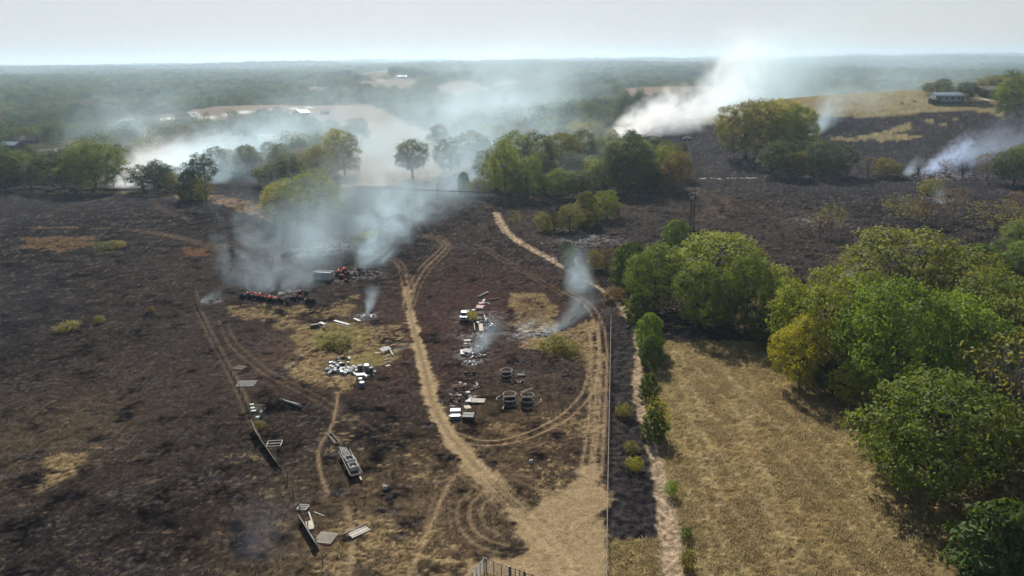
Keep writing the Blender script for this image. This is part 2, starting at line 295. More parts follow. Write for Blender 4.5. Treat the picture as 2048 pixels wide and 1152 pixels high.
# two-rut vehicle tracks and single paths (ruts show the bare soil under the ash)
rutm = np.zeros(len(P))
def track(px, gauge=1.7, wid=.21, c=(0.19, .135, .08), k=.6, single=False, brk=.3):
    pts = smooth_line(GP(px))
    for o in ((0,) if single else (-gauge/2, gauge/2)):
        d_, _s = line_d(P, offset(pts, o), 12); ww = np.maximum(wid, cell*.55)
        f = np.exp(-(d_/ww)**2)*np.minimum(1, wid/ww*1.3+.15)
        mix(c, f*k*sm(brk-.12, brk+.18, n_l*.4+n_m*.6)); np.maximum(rutm, f, out=rutm)
for px, kw in [
    ([(812, 610), (828, 565), (848, 533), (875, 508), (889, 492), (880, 481), (842, 472)], dict(k=.8)),
    ([(820, 615), (836, 570), (858, 536), (884, 510), (896, 493), (884, 477), (850, 468)], dict(k=.5)),
    ([(815, 620), (812, 580), (806, 545), (798, 527), (778, 514), (745, 506)], dict(k=.8)),
    ([(821, 600), (818, 560), (803, 530)], dict(k=.5)),
    ([(953, 487), (1010, 521), (1070, 556), (1132, 592)], dict(k=.45)),
    ([(1130, 582), (1172, 606), (1195, 640), (1206, 690), (1203, 760), (1196, 860), (1192, 950)], dict(k=.8, c=(.23, .165, .10), brk=.15)),
    ([(1180, 640), (1190, 700), (1178, 775), (1150, 815), (1112, 845), (1062, 868), (1010, 883), (950, 884), (905, 868)], dict(k=1, c=(.24, .17, .10), brk=.1)),
    ([(1190, 640), (1192, 700), (1190, 800), (1180, 900), (1168, 960)], dict(k=.9, c=(.25, .18, .11), brk=.15)),
    ([(1205, 700), (1203, 800), (1196, 900), (1186, 1000), (1180, 1100)], dict(k=.6, c=(.25, .18, .11))),
    ([(0, 458), (100, 455), (190, 457), (270, 461), (350, 474), (420, 488), (500, 492)], dict(k=.5, gauge=2)),
    ([(270, 461), (350, 472), (400, 488), (450, 505)], dict(k=.35)),
    ([(0, 437), (60, 436), (92, 434), (110, 422), (150, 410), (215, 396)], dict(k=.3)),
    ([(300, 396), (312, 408), (330, 420), (380, 440)], dict(k=.4)),
    ([(398, 622), (424, 675), (452, 728), (476, 775), (500, 830), (520, 870)], dict(k=.5, gauge=1.2)),
    ([(446, 640), (460, 678), (492, 712), (530, 742), (566, 762)], dict(k=.45)),
    ([(560, 760), (640, 800), (720, 850), (820, 905), (895, 948)], dict(k=.33)),
    ([(1120, 880), (1000, 930), (930, 960)], dict(k=.3)),
    ([(952, 985), (932, 1005), (927, 1035), (938, 1062), (965, 1085), (1010, 1100)], dict(k=.8, brk=.15)),
    ([(975, 990), (955, 1008), (950, 1035), (962, 1058), (990, 1075)], dict(k=.8, brk=.15)),
    ([(955, 905), (1010, 940), (1075, 968), (1140, 985)], dict(k=.45)),
    ([(985, 962), (1030, 955), (1080, 975), (1105, 1000)], dict(k=.45)),
    ([(925, 945), (980, 985), (1030, 1040)], dict(k=.6)),
    ([(1372, 370), (1400, 380), (1440, 395), (1460, 415), (1440, 435), (1400, 440)], dict(k=.35)),
    ([(1378, 375), (1415, 400), (1430, 430)], dict(k=.35)),
    ([(1470, 395), (1420, 415), (1395, 440)], dict(k=.3)),
    ([(1380, 330), (1368, 345), (1376, 365)], dict(k=.5)),
    ([(675, 785), (673, 812), (663, 852), (640, 893), (637, 922), (644, 955), (655, 985)], dict(single=True, wid=.27, k=.9, c=(.24, .17, .10), brk=.15)),
    ([(688, 1005), (700, 1040), (705, 1080), (698, 1152)], dict(single=True, wid=.38, k=.75, c=(.24, .175, .10), brk=.4)),
    ([(935, 930), (905, 958), (886, 990), (866, 1040), (845, 1090), (815, 1160)], dict(single=True, wid=.33, k=.85, c=(.26, .185, .105), brk=.2)),
    ([(872, 985), (866, 1005), (850, 1060)], dict(single=True, wid=.25, k=.4)),
    ([(1460, 700), (1490, 850), (1540, 1000), (1600, 1160)], dict(k=.35, c=(.27, .21, .12), wid=.5)),
    ([(1350, 700), (1400, 860), (1440, 1160)], dict(k=.3, c=(.27, .21, .12), wid=.5)),
    ([(240, 243), (400, 236), (480, 225), (560, 219), (640, 214)], dict(single=True, wid=2.6, k=1, c=(.75, .72, .68), brk=-.5)),
    ([(715, 165), (770, 159), (800, 157)], dict(single=True, wid=3, k=.9, c=(.6, .55, .48), brk=-.5)),
    ([(560, 226), (590, 228)], dict(single=True, wid=2, k=.8, c=(.6, .55, .48), brk=-.5)),
    ([(955, 204), (985, 210), (988, 222), (980, 228)], dict(single=True, wid=2, k=.8, c=(.6, .55, .48), brk=-.5)),
    ([(1905, 199), (1960, 198), (2000, 200)], dict(single=True, wid=1.5, k=.9, c=(.55, .5, .42), brk=-.5)),
]: track(px, **kw)
lot = poly_sd(P, GP([(372, 226), (392, 224), (405, 235), (385, 238)])); mix((.55, .53, .52), sm(-3, 3, lot))
# ash: grey-white powder round the smouldering heaps
for cx, cy_, rr, k in [(560, 585, 5, .5), (710, 548, 6, .6), (735, 632, 2.2, .8), (945, 705, 3, .8), (940, 722, 2.5, .6), (1062, 668, 4.5, .8), (1080, 655, 3.5, .6), (960, 635, 5, .4), (945, 670, 4, .3), (425, 602, 2.2, .5), (660, 495, 7, .5), (600, 510, 6, .4),
                       (1900, 350, 12, .4), (1850, 352, 8, .4), (1880, 400, 8, .3), (1170, 480, 10, .35), (1125, 520, 5, .4), (1640, 440, 10, .3), (560, 735, 2, .2), (690, 745, 3, .4)]:
    c = g1(cx, cy_); dd = np.hypot(X-c.x, (Y-c.y)); mix((0.42, .41, .40), np.exp(-(dd/rr)**2)*k*sm(.48, .62, n_s*.6+n_m*.4))

grain = (.55+.9*n_f)*(.8+.4*n_s); col *= (1+(grain-1)*(1-.45*dirt)*sm(6, 1, cell))[:, None]
# -- relief: stubble, tussocks, rut edges (fades with distance, never finer than the sheet's own cells)
amp = sm(2.5, .35, cell)
tus = .55*(fbm(X*.8, Y*1.1, .55, 2, 41)-.5)+.45*(n_f-.5)
rel = tus*(.17+.36*grass*(1-dirt)*(1-tf))*amp*(1-.75*dirt)*(1-.6*tf)
rel = rel+(fbm(X, Y, 2.2, 2, 43)-.5)*.22*sm(4, 1, cell)*(1-.6*dirt)
rel = rel-np.clip(road, 0, .5)*.22-.3*np.clip(trail, 0, .6)
Z = Z+rel
# -- cover class per vertex -> separate sheets sharing their borders
cls = np.zeros(len(P), np.int8)                      # 0 burnt pasture
cls[(far > .5)] = 5
cls[(far > .5) & (D > 5200)] = 7
cls[(hilltop > 0) & (D > 330)] = 6
cls[fieldsd > 0] = 4
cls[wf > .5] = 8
cls[hf > .5] = 1; cls[lf > .5] = 1
cls[sm(-.25, .3, np.maximum(road, np.where(apron > 0, apron, -1)))*(dirt) > .5] = 2
cls[(tf > .5)] = 3
NR = len(RD)
q = (np.arange(NR-1)[:, None]*NC+np.arange(NC-1)[None]).ravel()
quads = np.stack([q, q+1, q+NC+1, q+NC], 1)
qc = np.sort(cls[quads], 1)[:, 1]                    # a stable pick among the corners
# vertex normals of the whole sheet so that the cut lines do not show
Zg = Z.reshape(NR, NC)
dzx = np.gradient(Zg, axis=1)/np.gradient(GX, axis=1); dzr = np.gradient(Zg, axis=0)/np.gradient(GY, axis=0)
dxr = np.gradient(GX, axis=0)/np.gradient(GY, axis=0); dzy = dzr-dzx*dxr
NRM = np.stack([-dzx.ravel(), -dzy.ravel(), np.ones(len(P))], 1); NRM /= np.linalg.norm(NRM, axis=1, keepdims=True)

def new_mat(name):
    m = bpy.data.materials.new(name); m.use_nodes = True
    b = m.node_tree.nodes['Principled BSDF']; return m, m.node_tree, b
gm, gnt, gb = new_mat('ground_cover')
at = gnt.nodes.new('ShaderNodeAttribute'); at.attribute_name = 'cover'
tc = gnt.nodes.new('ShaderNodeTexCoord')
nz = gnt.nodes.new('ShaderNodeTexNoise'); nz.inputs['Scale'].default_value = 4.0; nz.inputs['Detail'].default_value = 5; nz.inputs['Roughness'].default_value = .7
gnt.links.new(tc.outputs['Object'], nz.inputs['Vector'])
mr = gnt.nodes.new('ShaderNodeMapRange'); mr.inputs[1].default_value = .3; mr.inputs[2].default_value = .7; mr.inputs[3].default_value = .5; mr.inputs[4].default_value = 1.5
gnt.links.new(nz.outputs[0], mr.inputs[0])
vm = gnt.nodes.new('ShaderNodeVectorMath'); vm.operation = 'SCALE'; gnt.links.new(at.outputs['Color'], vm.inputs[0]); gnt.links.new(mr.outputs[0], vm.inputs['Scale'])
gnt.links.new(vm.outputs[0], gb.inputs['Base Color']); gb.inputs['Roughness'].default_value = .95; gb.inputs['Specular IOR Level'].default_value = .0
bu = gnt.nodes.new('ShaderNodeBump'); bu.inputs['Strength'].default_value = .8; bu.inputs['Distance'].default_value = .12
gnt.links.new(nz.outputs[0], bu.inputs['Height']); gnt.links.new(bu.outputs[0], gb.inputs['Normal'])

XYZ = np.stack([X, Y, Z], 1)
def mesh_np(name, v, f, mat, attrs=(), normals=None, smooth=False):
    """v (n,3), f (m,k) -> mesh datablock"""
    me = bpy.data.meshes.new(name); m, k = f.shape
    me.vertices.add(len(v)); me.vertices.foreach_set('co', np.ascontiguousarray(v, np.float32).ravel())
    me.loops.add(m*k); me.loops.foreach_set('vertex_index', np.ascontiguousarray(f, np.int32).ravel())
    me.polygons.add(m); me.polygons.foreach_set('loop_start', np.arange(0, m*k, k, dtype=np.int32))
    me.update(calc_edges=True)
    for an, typ, dom, data in attrs:
        a = me.attributes.new(an, typ, dom)
        a.data.foreach_set({'FLOAT_COLOR': 'color', 'FLOAT': 'value', 'INT': 'value', 'FLOAT_VECTOR': 'vector'}[typ], np.ascontiguousarray(data, np.int32 if typ == 'INT' else np.float32).ravel())
    if smooth or normals is not None: me.polygons.foreach_set('use_smooth', np.ones(m, bool))
    if normals is not None: me.normals_split_custom_set_from_vertices(normals.tolist())
    if mat: me.materials.append(mat)
    return me
def link(name, me, parent=None, loc=None):
    o = bpy.data.objects.new(name, me); COL.objects.link(o)
    if parent is not None: o.parent = parent
    if loc is not None: o.location = loc
    return o
KINDS_OF_GROUND = {0: ('burnt_pasture', 'scorched black pasture running across the middle and left'), 1: ('hay_field', 'dry straw-coloured hay field beside the green wood'), 2: ('dirt_road', 'bare tan dirt road widening into an apron'),
    3: ('gravel_trail', 'pale stony trail winding beside the wire fence'), 4: ('far_fields', 'tan mown fields between the distant woods'), 5: ('valley_ground', 'wooded valley floor beyond the burnt pasture'), 6: ('hilltop_grass', 'unburnt dry grass on the hilltop by the metal barn'), 7: ('horizon_hills', 'hazy hills along the horizon'), 8: ('wood_floor', 'shaded brown floor of the green wood')}
vcol = np.concatenate([col, np.ones((len(P), 1))], 1)
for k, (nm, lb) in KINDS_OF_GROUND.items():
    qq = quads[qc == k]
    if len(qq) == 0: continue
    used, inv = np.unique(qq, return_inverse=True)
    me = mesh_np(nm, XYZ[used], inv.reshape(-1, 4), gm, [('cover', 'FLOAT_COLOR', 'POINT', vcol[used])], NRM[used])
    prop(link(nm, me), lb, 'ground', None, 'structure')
print('GROUND', NR, NC, NR*NC, flush=True)
# ------------------------------------------------------------------ vegetation
def math_node(nt, op, a, b=None, c=None):
    n = nt.nodes.new('ShaderNodeMath'); n.operation = op
    for i, v in enumerate((a, b, c)):
        if v is None: continue
        if isinstance(v, (int, float)): n.inputs[i].default_value = v
        else: nt.links.new(v, n.inputs[i])
    return n.outputs[0]
def leaf_material(name, random_tint=False):
    m, nt, b = new_mat(name)
    oi = nt.nodes.new('ShaderNodeObjectInfo'); at = nt.nodes.new('ShaderNodeAttribute'); at.attribute_name = 'tone'
    if random_tint:
        cr = nt.nodes.new('ShaderNodeValToRGB'); ns_ = nt.nodes.new('ShaderNodeTexNoise'); ns_.inputs['Scale'].default_value = .006; ns_.inputs['Detail'].default_value = 2
        nt.links.new(oi.outputs['Location'], ns_.inputs['Vector']); f_ = math_node(nt, 'ADD', math_node(nt, 'MULTIPLY', oi.outputs['Random'], .55), math_node(nt, 'MULTIPLY', math_node(nt, 'SUBTRACT', ns_.outputs[0], .3), 1.15)); nt.links.new(f_, cr.inputs[0]); e = cr.color_ramp
        for i, (p, c) in enumerate([(0, (.018, .038, .02)), (.25, (.038, .068, .028)), (.45, (.07, .11, .036)), (.62, (.11, .15, .044)), (.76, (.165, .185, .05)), (.86, (.19, .155, .055)), (.95, (.12, .09, .048)), (1, (.24, .21, .06))]):
            el = e.elements[i] if i < 2 else e.elements.new(p)
            el.position = p; el.color = (*c, 1)
        base = cr.outputs[0]
    else: base = oi.outputs['Color']
    sc = nt.nodes.new('ShaderNodeVectorMath'); sc.operation = 'SCALE'; nt.links.new(base, sc.inputs[0]); nt.links.new(at.outputs['Fac'], sc.inputs['Scale'])
    nt.links.new(sc.outputs[0], b.inputs['Base Color']); b.inputs['Roughness'].default_value = .7; b.inputs['Specular IOR Level'].default_value = .12
    tr = nt.nodes.new('ShaderNodeBsdfTranslucent'); mu = nt.nodes.new('ShaderNodeVectorMath'); mu.operation = 'MULTIPLY'; mu.inputs[1].default_value = (2.0, 1.85, .5)
    nt.links.new(sc.outputs[0], mu.inputs[0]); nt.links.new(mu.outputs[0], tr.inputs[0])
    mx = nt.nodes.new('ShaderNodeMixShader'); mx.inputs[0].default_value = .14 if random_tint else .26
    nt.links.new(b.outputs[0], mx.inputs[1]); nt.links.new(tr.outputs[0], mx.inputs[2])
    nt.links.new(mx.outputs[0], nt.nodes['Material Output'].inputs['Surface'])
    return m
LEAF = leaf_material('leaf'); LEAF_RANDOM = leaf_material('leaf_mixed', True)
def plain(name, c, rough=.8, metal=0, noise=0, nscale=6, emit=None, es=0, c2=None):
    m, nt, b = new_mat(name); b.inputs['Base Color'].default_value = (*c, 1); b.inputs['Roughness'].default_value = rough; b.inputs['Metallic'].default_value = metal
    b.inputs['Specular IOR Level'].default_value = .35
    if noise or c2:
        t = nt.nodes.new('ShaderNodeTexCoord'); n = nt.nodes.new('ShaderNodeTexNoise'); n.inputs['Scale'].default_value = nscale; n.inputs['Detail'].default_value = 4
        nt.links.new(t.outputs['Object'], n.inputs['Vector']); r = nt.nodes.new('ShaderNodeValToRGB'); nt.links.new(n.outputs[0], r.inputs[0])
        r.color_ramp.elements[0].position = .35; r.color_ramp.elements[1].position = .66
        c2 = c2 or tuple(x*(1-noise) for x in c); r.color_ramp.elements[0].color = (*c2, 1); r.color_ramp.elements[1].color = (*c, 1)
        nt.links.new(r.outputs[0], b.inputs['Base Color'])
    if emit: b.inputs['Emission Color'].default_value = (*emit, 1); b.inputs['Emission Strength'].default_value = es
    return m
BARK = plain('bark', (.13, .10, .075), .9, noise=.5, nscale=3)
BARK_BURNT = plain('bark_burnt', (.035, .03, .028), .9, noise=.4, nscale=3)
BARK_PALE = plain('bark_pale', (.24, .20, .16), .9, noise=.4, nscale=3)

def quads_from(c, n, size, r, aspect=.62, droop=None):
    """leaf sprays: small kite faces at centres c facing n"""
    k = len(c); a = r.normal(size=(k, 3)); t = np.cross(n, a); t /= np.linalg.norm(t, axis=1, keepdims=True)+1e-9
    if droop is not None: t = droop/(np.linalg.norm(droop, axis=1, keepdims=True)+1e-9)
    b = np.cross(n, t); b /= np.linalg.norm(b, axis=1, keepdims=True)+1e-9
    s = (size*(.55+.9*r.random(k)))[:, None]
    lift = n*s*.18
    v = np.stack([c-t*s*.55, c+b*s*aspect*.5+lift, c+t*s*.55, c-b*s*aspect*.5+lift], 1).reshape(-1, 3)
    f = np.arange(k*4).reshape(-1, 4); return v, f
def unit(v): return v/(np.linalg.norm(v, axis=-1, keepdims=True)+1e-9)
def fib(n, r):
    i = np.arange(n)+.5; z = 1-2*i/n; ph = i*2.39996+r.random()*6; q = np.sqrt(1-z*z); return np.stack([q*np.cos(ph), q*np.sin(ph), z], 1)
def crown_broad(seed, Rr, Hh, nl, ncl, nleaf, leaf, low=.14, dens=1.0, lumpr=.36):
    r = np.random.default_rng(seed); zc = Hh*(low+1)/2; hz_ = Hh*(1-low)/2
    d = fib(nl, r)+r.normal(size=(nl, 3))*.16; d = unit(d)
    rad = Rr*lumpr*(.55+.85*r.random(nl))
    C = np.stack([d[:, 0]*(Rr-rad*.85)*(.72+.5*r.random(nl)), d[:, 1]*(Rr-rad*.85)*(.72+.5*r.random(nl)), d[:, 2]*(hz_-rad*.8)*(.85+.22*r.random(nl))], 1)
    C[:, :2] *= (1-.22*np.clip(-d[:, 2:3], 0, 1)-.12*np.clip(d[:, 2:3], 0, 1)); C[:, 2] += zc
    kp = r.random(nl) > .14; C = C[kp]; rad = rad[kp]
    C = np.vstack([C, [[0, 0, zc+hz_*.1], [Rr*.2, 0, zc+hz_*.35]]]); rad = np.append(rad, [Rr*.5, Rr*.45]); lumps = len(C)
    cs, ns, tn = [], [], []
    for i in range(lumps):
        m = max(6, int(ncl*(rad[i]/(Rr*lumpr))**2)); q = fib(m, r)+r.normal(size=(m, 3))*.22; q = unit(q)
        pos = C[i]+q*rad[i]*np.array([1, 1, .85])*(.86+.3*r.random((m, 1))); keep = q[:, 2] > -.75
        for j in range(lumps):
            if j != i: keep &= np.linalg.norm(pos-C[j], axis=1) > rad[j]*.8
        keep &= r.random(m) < dens
        pos = pos[keep]; q = q[keep]; mm = len(pos)
        lt = .8+.4*r.random()
        off = r.normal(size=(mm, nleaf, 3))*np.array([1, 1, .6])*leaf*1.15
        cs.append((pos[:, None]+off).reshape(-1, 3)); nn = unit(q[:, None]*.75+np.array([0, 0, .45])+r.normal(size=(mm, nleaf, 3))*.55); ns.append(nn.reshape(-1, 3))
        tn.append((lt*(.78+.44*r.random((mm, 1)))*np.ones((1, nleaf))*(.85+.3*r.random((mm, nleaf)))).ravel())
    c = np.vstack(cs); n = np.vstack(ns); t = np.concatenate(tn)
    v, f = quads_from(c, n, leaf, r)
    return v, f, np.repeat(t, 4), C, rad
def crown_cedar(seed, Rr, Hh, n, leaf):
    r = np.random.default_rng(seed); k = n
    z = r.random(k)**1.1; ang = r.random(k)*6.283; lob = 1+.2*np.sin(ang*3+z*9+seed)+.16*np.sin(ang*5-z*17+seed*2)+.1*np.sin(ang*9+z*31)
    prof = np.sqrt(np.clip(1-np.where(z > .36, (z-.36)/.66, (.36-z)/.52)**2, .02, 1))
    rr = Rr*prof*lob*(.55+.45*r.random(k)**.35)
    c = np.stack([rr*np.cos(ang), rr*np.sin(ang), Hh*(.03+.97*z)], 1)
    out = np.stack([np.cos(ang), np.sin(ang), .5*np.ones(k)], 1)
    nrm = unit(out+r.normal(size=(k, 3))*.5); dr = out*np.array([.55, .55, 1.5])+r.normal(size=(k, 3))*.35
    dr = dr-(dr*nrm).sum(1, keepdims=True)*nrm
    v, f = quads_from(c, nrm, leaf, r, .42, dr)
    t = (.7+.6*r.random(k))*(.8+.4*((np.sin(ang*5+z*19)+1)/2)); return v, f, np.repeat(t, 4)

class MB:
    """collects shapes into one mesh"""
    def __init__(s): s.v = []; s.f = []; s.n = 0
    def add(s, v, f):
        s.v.append(np.asarray(v, float)); s.f += [tuple(i+s.n for i in q) for q in f]; s.n += len(v); return s
    def box(s, c, d, rz=0, tilt=(0, 0), taper=1.0):
        x, y, z = (k/2 for k in d); v = np.array([(a*x*(taper if e > 0 else 1), b*y*(taper if e > 0 else 1), e*z) for e in (-1, 1) for a, b in ((-1, -1), (1, -1), (1, 1), (-1, 1))])
        M = np.array(Matrix.Rotation(rz, 3, 'Z') @ Matrix.Rotation(tilt[0], 3, 'X') @ Matrix.Rotation(tilt[1], 3, 'Y'))
        return s.add(v@M.T+np.asarray(c), [(3, 2, 1, 0), (4, 5, 6, 7), (0, 1, 5, 4), (1, 2, 6, 5), (2, 3, 7, 6), (3, 0, 4, 7)])
    def tube(s, pts, rad, n=6, closed=False):
        pts = np.asarray(pts, float); m = len(pts); rad = np.broadcast_to(np.asarray(rad, float), (m,))
        t = unit(np.gradient(pts, axis=0)) if not closed else unit(np.roll(pts, -1, 0)-np.roll(pts, 1, 0)); v = []
        ref = np.array([0, 0, 1.]) if abs(t[:, 2]).mean() < .8 else np.array([1., 0, 0])
        for i in range(m):
            a = unit(np.cross(t[i], ref)); b = np.cross(t[i], a)
            for k in range(n):
                g = 6.28318*k/n; v.append(pts[i]+(a*math.cos(g)+b*math.sin(g))*rad[i])
        f = [(i*n+k, i*n+(k+1) % n, ((i+1) % m)*n+(k+1) % n, ((i+1) % m)*n+k) for i in range(m if closed else m-1) for k in range(n)]
        if not closed: f += [tuple(range(n))[::-1], tuple((m-1)*n+k for k in range(n))]
        return s.add(v, f)
    def lump(s, c, r, seed=0, n=10, m=7, rough=.25, flat=0):
        g = np.random.default_rng(seed); v = [(0, 0, 1)]
        for i in range(1, m):
            th = math.pi*i/m
            for k in range(n): ph = 6.283*k/n; v.append((math.sin(th)*math.cos(ph), math.sin(th)*math.sin(ph), math.cos(th)))
        v.append((0, 0, -1)); v = np.array(v)
        v = v*(1+rough*(g.random((len(v), 1))-.5)*2); v = v*np.asarray(r); v[:, 2] = np.maximum(v[:, 2], -np.asarray(r)[2]*(1-flat)) if np.ndim(r) else v[:, 2]
        f = [(0, 1+k, 1+(k+1) % n) for k in range(n)]
        for i in range(m-2):
            for k in range(n): a = 1+i*n+k; b = 1+i*n+(k+1) % n; f.append((a, a+n, b+n, b))
        o = 1+(m-2)*n; f += [(len(v)-1, o+(k+1) % n, o+k) for k in range(n)]
        return s.add(v+np.asarray(c), f)
    def mesh(s, name, mat, smooth=False):
        me = bpy.data.meshes.new(name); me.from_pydata(np.vstack(s.v).tolist(), [], s.f); me.materials.append(mat)
        if smooth: me.polygons.foreach_set('use_smooth', np.ones(len(me.polygons), bool))
        me.update(); return me
    def build(s, name, mat, parent=None, loc=None, smooth=False): return link(name, s.mesh(name, mat, smooth), parent, loc)
def trunk_mesh(seed, Hh, top, tips, r0, mat, twigs=0):
    r = np.random.default_rng(seed); mb = MB(); b = np.array([0, 0, -.4]); t = np.array([r.normal()*.3, r.normal()*.3, top])
    k = 6; line = np.array([b+(t-b)*i/k+np.append(r.normal(size=2)*.12*r0*(0 < i < k), 0) for i in range(k+1)])
    mb.tube(line, np.linspace(r0*1.15, r0*.45, k+1), 8)
    for c in tips:
        a = line[r.integers(2, k+1)]; m_ = (a+c)/2+r.normal(size=3)*.06*Hh*.4; m_[2] += .03*Hh
        mb.tube([a, m_, np.asarray(c)], [r0*.38, r0*.22, r0*.05], 5)
        for q in range(twigs):
            s_ = m_+(np.asarray(c)-m_)*r.random(); e = s_+r.normal(size=3)*Hh*.10+np.array([0, 0, Hh*.05]); mb.tube([s_, (s_+e)/2+r.normal(size=3)*.1, e], [r0*.13, r0*.08, r0*.02], 4)
    return mb.mesh('trunk', mat)
PROTO = {}
def proto(kind, Rr, Hh, v, f, t, tips, r0, bark=BARK, top=.55, twigs=0, leafmat=LEAF):
    cm = mesh_np('crown', v, f, leafmat, [('tone', 'FLOAT', 'POINT', t)]) if v is not None else None
    PROTO.setdefault(kind, []).append((Rr, Hh, cm, trunk_mesh(int(len(PROTO)*7+Rr*10), Hh, Hh*top, tips, r0, bark, twigs)))
for i in range(4):
    v, f, t, C, rad = crown_broad(10+i, 8, 15, 26, 38, 24, .44, low=.03); proto('oak', 8, 15, v, f, t, C, .42)
for i in range(4):
    v, f, t, C, rad = crown_broad(30+i, 4.5, 10, 16, 30, 18, .38, low=.02, lumpr=.40); proto('tree', 4.5, 10, v, f, t, C, .26)
v, f, t, C, rad = crown_broad(44, 4.5, 11, 18, 40, 9, .42, low=.24, lumpr=.34); proto('lone', 4.5, 11, v, f, t, C, .3)
for i in range(3):
    v, f, t, C, rad = crown_broad(50+i, 5.5, 12, 11, 15, 7, .9, low=.04, lumpr=.44); proto('far', 5.5, 12, v, f, t, C[:6], .3)
for i in range(3):
    v, f, t = crown_cedar(70+i, 2.2, 7, 3000, .42); proto('cedar', 2.2, 7, v, f, t, [], .16, top=.8)
for i in range(3):
    v, f, t, C, rad = crown_broad(80+i, 1.6, 2.4, 8, 26, 8, .24, low=-.05, lumpr=.45); proto('bush', 1.6, 2.4, v, f, t, C, .06)
for i in range(4):
    v, f, t, C, rad = crown_broad(90+i, 4, 9, 16, 24, 5, .34, low=.18, dens=.55, lumpr=.34); proto('sparse', 4, 9, v, f, t, C, .17, BARK_PALE if i % 2 else BARK, twigs=4)
for i in range(2):
    r = np.random.default_rng(100+i); tips = fib(26, r)*np.array([5, 5, 4.6])*(.7+.3*r.random((26, 1)))+np.array([0, 0, 7.6]); tips = tips[tips[:, 2] > 4.5]
    proto(('bare', 'dead')[i], 5.5, 12.5, None, None, None, tips, .34, (BARK_BURNT, BARK_PALE)[i], .5, twigs=(6, 9)[i])
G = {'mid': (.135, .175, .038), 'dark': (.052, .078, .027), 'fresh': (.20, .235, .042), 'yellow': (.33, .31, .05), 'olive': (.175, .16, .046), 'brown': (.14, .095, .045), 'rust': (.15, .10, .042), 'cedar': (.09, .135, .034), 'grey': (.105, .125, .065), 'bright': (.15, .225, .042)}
n_tree = [0]
NAME = {'oak': 'leafy_tree', 'tree': 'leafy_tree', 'far': 'leafy_tree', 'lone': 'leafy_tree', 'cedar': 'cedar_tree', 'bush': 'bush', 'sparse': 'thin_tree', 'bare': 'bare_tree', 'dead': 'bare_tree'}
CATS = {'bush': 'bush'}
def put_tree(base, h, wdt, kind, c, label, group=None, name=None, lean=0):
    i = n_tree[0]; n_tree[0] += 1
    lst = PROTO[kind]; Rr, Hh, cm, tm = lst[i % len(lst)]
    nm = name or NAME[kind]
    e = bpy.data.objects.new(nm, None); COL.objects.link(e); e.empty_display_size = .5
    e.location = base; e.rotation_euler = (0, lean, (i*2.399) % 6.283); s = wdt/2/Rr*(1.14 if kind in ('oak', 'tree') else 1.05); e.scale = (s, s*(.92+.16*((i*.37) % 1)), h/Hh); 
    prop(e, label, CATS.get(kind, 'tree') if not name else name.split('_')[-1], group)
    col_ = np.array(G[c] if isinstance(c, str) else c)*(.9+.2*((i*.618) % 1))
    link('trunk', tm, e)
    if cm: o = link('crown', cm, e); o.color = (*col_, 1)
    return e
OCC = []
def tree(bx, by, ty, wpx, kind, c, label, group=None, name=None, lean=0):
    b = g1(bx, by); h = max(up_at(b, bx, ty)-b.z, 1.0); wd = wpx/ppm(b); OCC.append((b.x, b.y, wd/2))
    return put_tree(b, h, wd, kind, c, label, group, name, lean)
T = tree
# left edge, behind the burnt field
T(14, 379, 306, 66, 'tree', 'dark', 'dark tree at the left edge just behind the parked dark car')
T(62, 377, 322, 46, 'tree', 'grey', 'grey-green low tree between the parked dark car and the two tall dark trees')
T(128, 378, 298, 74, 'oak', 'dark', 'dark rounded tree joined to a taller green tree behind the burnt left field')
T(192, 380, 283, 96, 'oak', 'mid', 'tall green tree with a drooping right side beside the rising white smoke')
T(228, 378, 322, 34, 'sparse', 'olive', 'thin ragged sapling under the drooping side of the tall green tree')
T(252, 377, 336, 17, 'sparse', 'brown', 'slender sapling standing alone in the white smoke')
T(288, 382, 330, 52, 'tree', 'dark', 'dark spreading tree, left one of the pair left of the timber pylon')
T(318, 383, 320, 46, 'tree', 'dark', 'dark tree with the tallest narrow top of the pair left of the timber pylon')
T(343, 384, 345, 32, 'tree', 'olive', 'short olive tree filling the right flank of the dark pair left of the pylon')
T(384, 400, 341, 46, 'cedar', 'dark', 'dark cedar in front of the timber pylon')
T(414, 412, 352, 42, 'sparse', 'olive', 'sparse olive sapling clump right beside the dark cedar below the pylon')
for x, y, t_, w_ in [(480, 428, 404, 12), (486, 430, 410, 10), (472, 425, 412, 9)]:
    T(x, y, t_, w_, 'sparse', 'brown', 'short scorched stem on the pale bank left of the vine-covered tree', 'scorched stems on the pale bank')
T(572, 446, 362, 84, 'oak', 'yellow', 'yellow-green leafy tree with a reddish left edge in the smoke')
T(556, 446, 398, 52, 'tree', 'rust', 'reddish-edged low tree at the left foot of the yellow-green clump in the smoke')
T(602, 455, 388, 84, 'tree', 'fresh', 'lower light green tree in front of the big yellow-green tree in the smoke')
T(622, 444, 343, 112, 'oak', 'fresh', 'big yellow-green tree standing in the smoke of the burning bales')
T(655, 430, 372, 50, 'tree', 'mid', 'smaller green tree at the right flank of the yellow-green tree in the smoke')
T(640, 372, 290, 64, 'tree', 'olive', 'olive brown-topped tree standing right behind the big yellow-green tree')
T(588, 368, 308, 60, 'tree', 'grey', 'hazy green tree left of the olive brown-topped tree')
T(545, 372, 318, 62, 'tree', 'grey', 'pale smoky tree between the pylon and the hazy green tree')
T(690, 352, 262, 64, 'tree', 'olive', 'hazy tree with a yellow shoulder at the left border of the tan sloping field')
T(672, 330, 256, 46, 'tree', 'yellow', 'yellowish tree behind the hazy tree at the border of the tan sloping field')
T(713, 288, 237, 50, 'tree', 'grey', 'round blue-grey tree standing in the upper part of the tan sloping field')
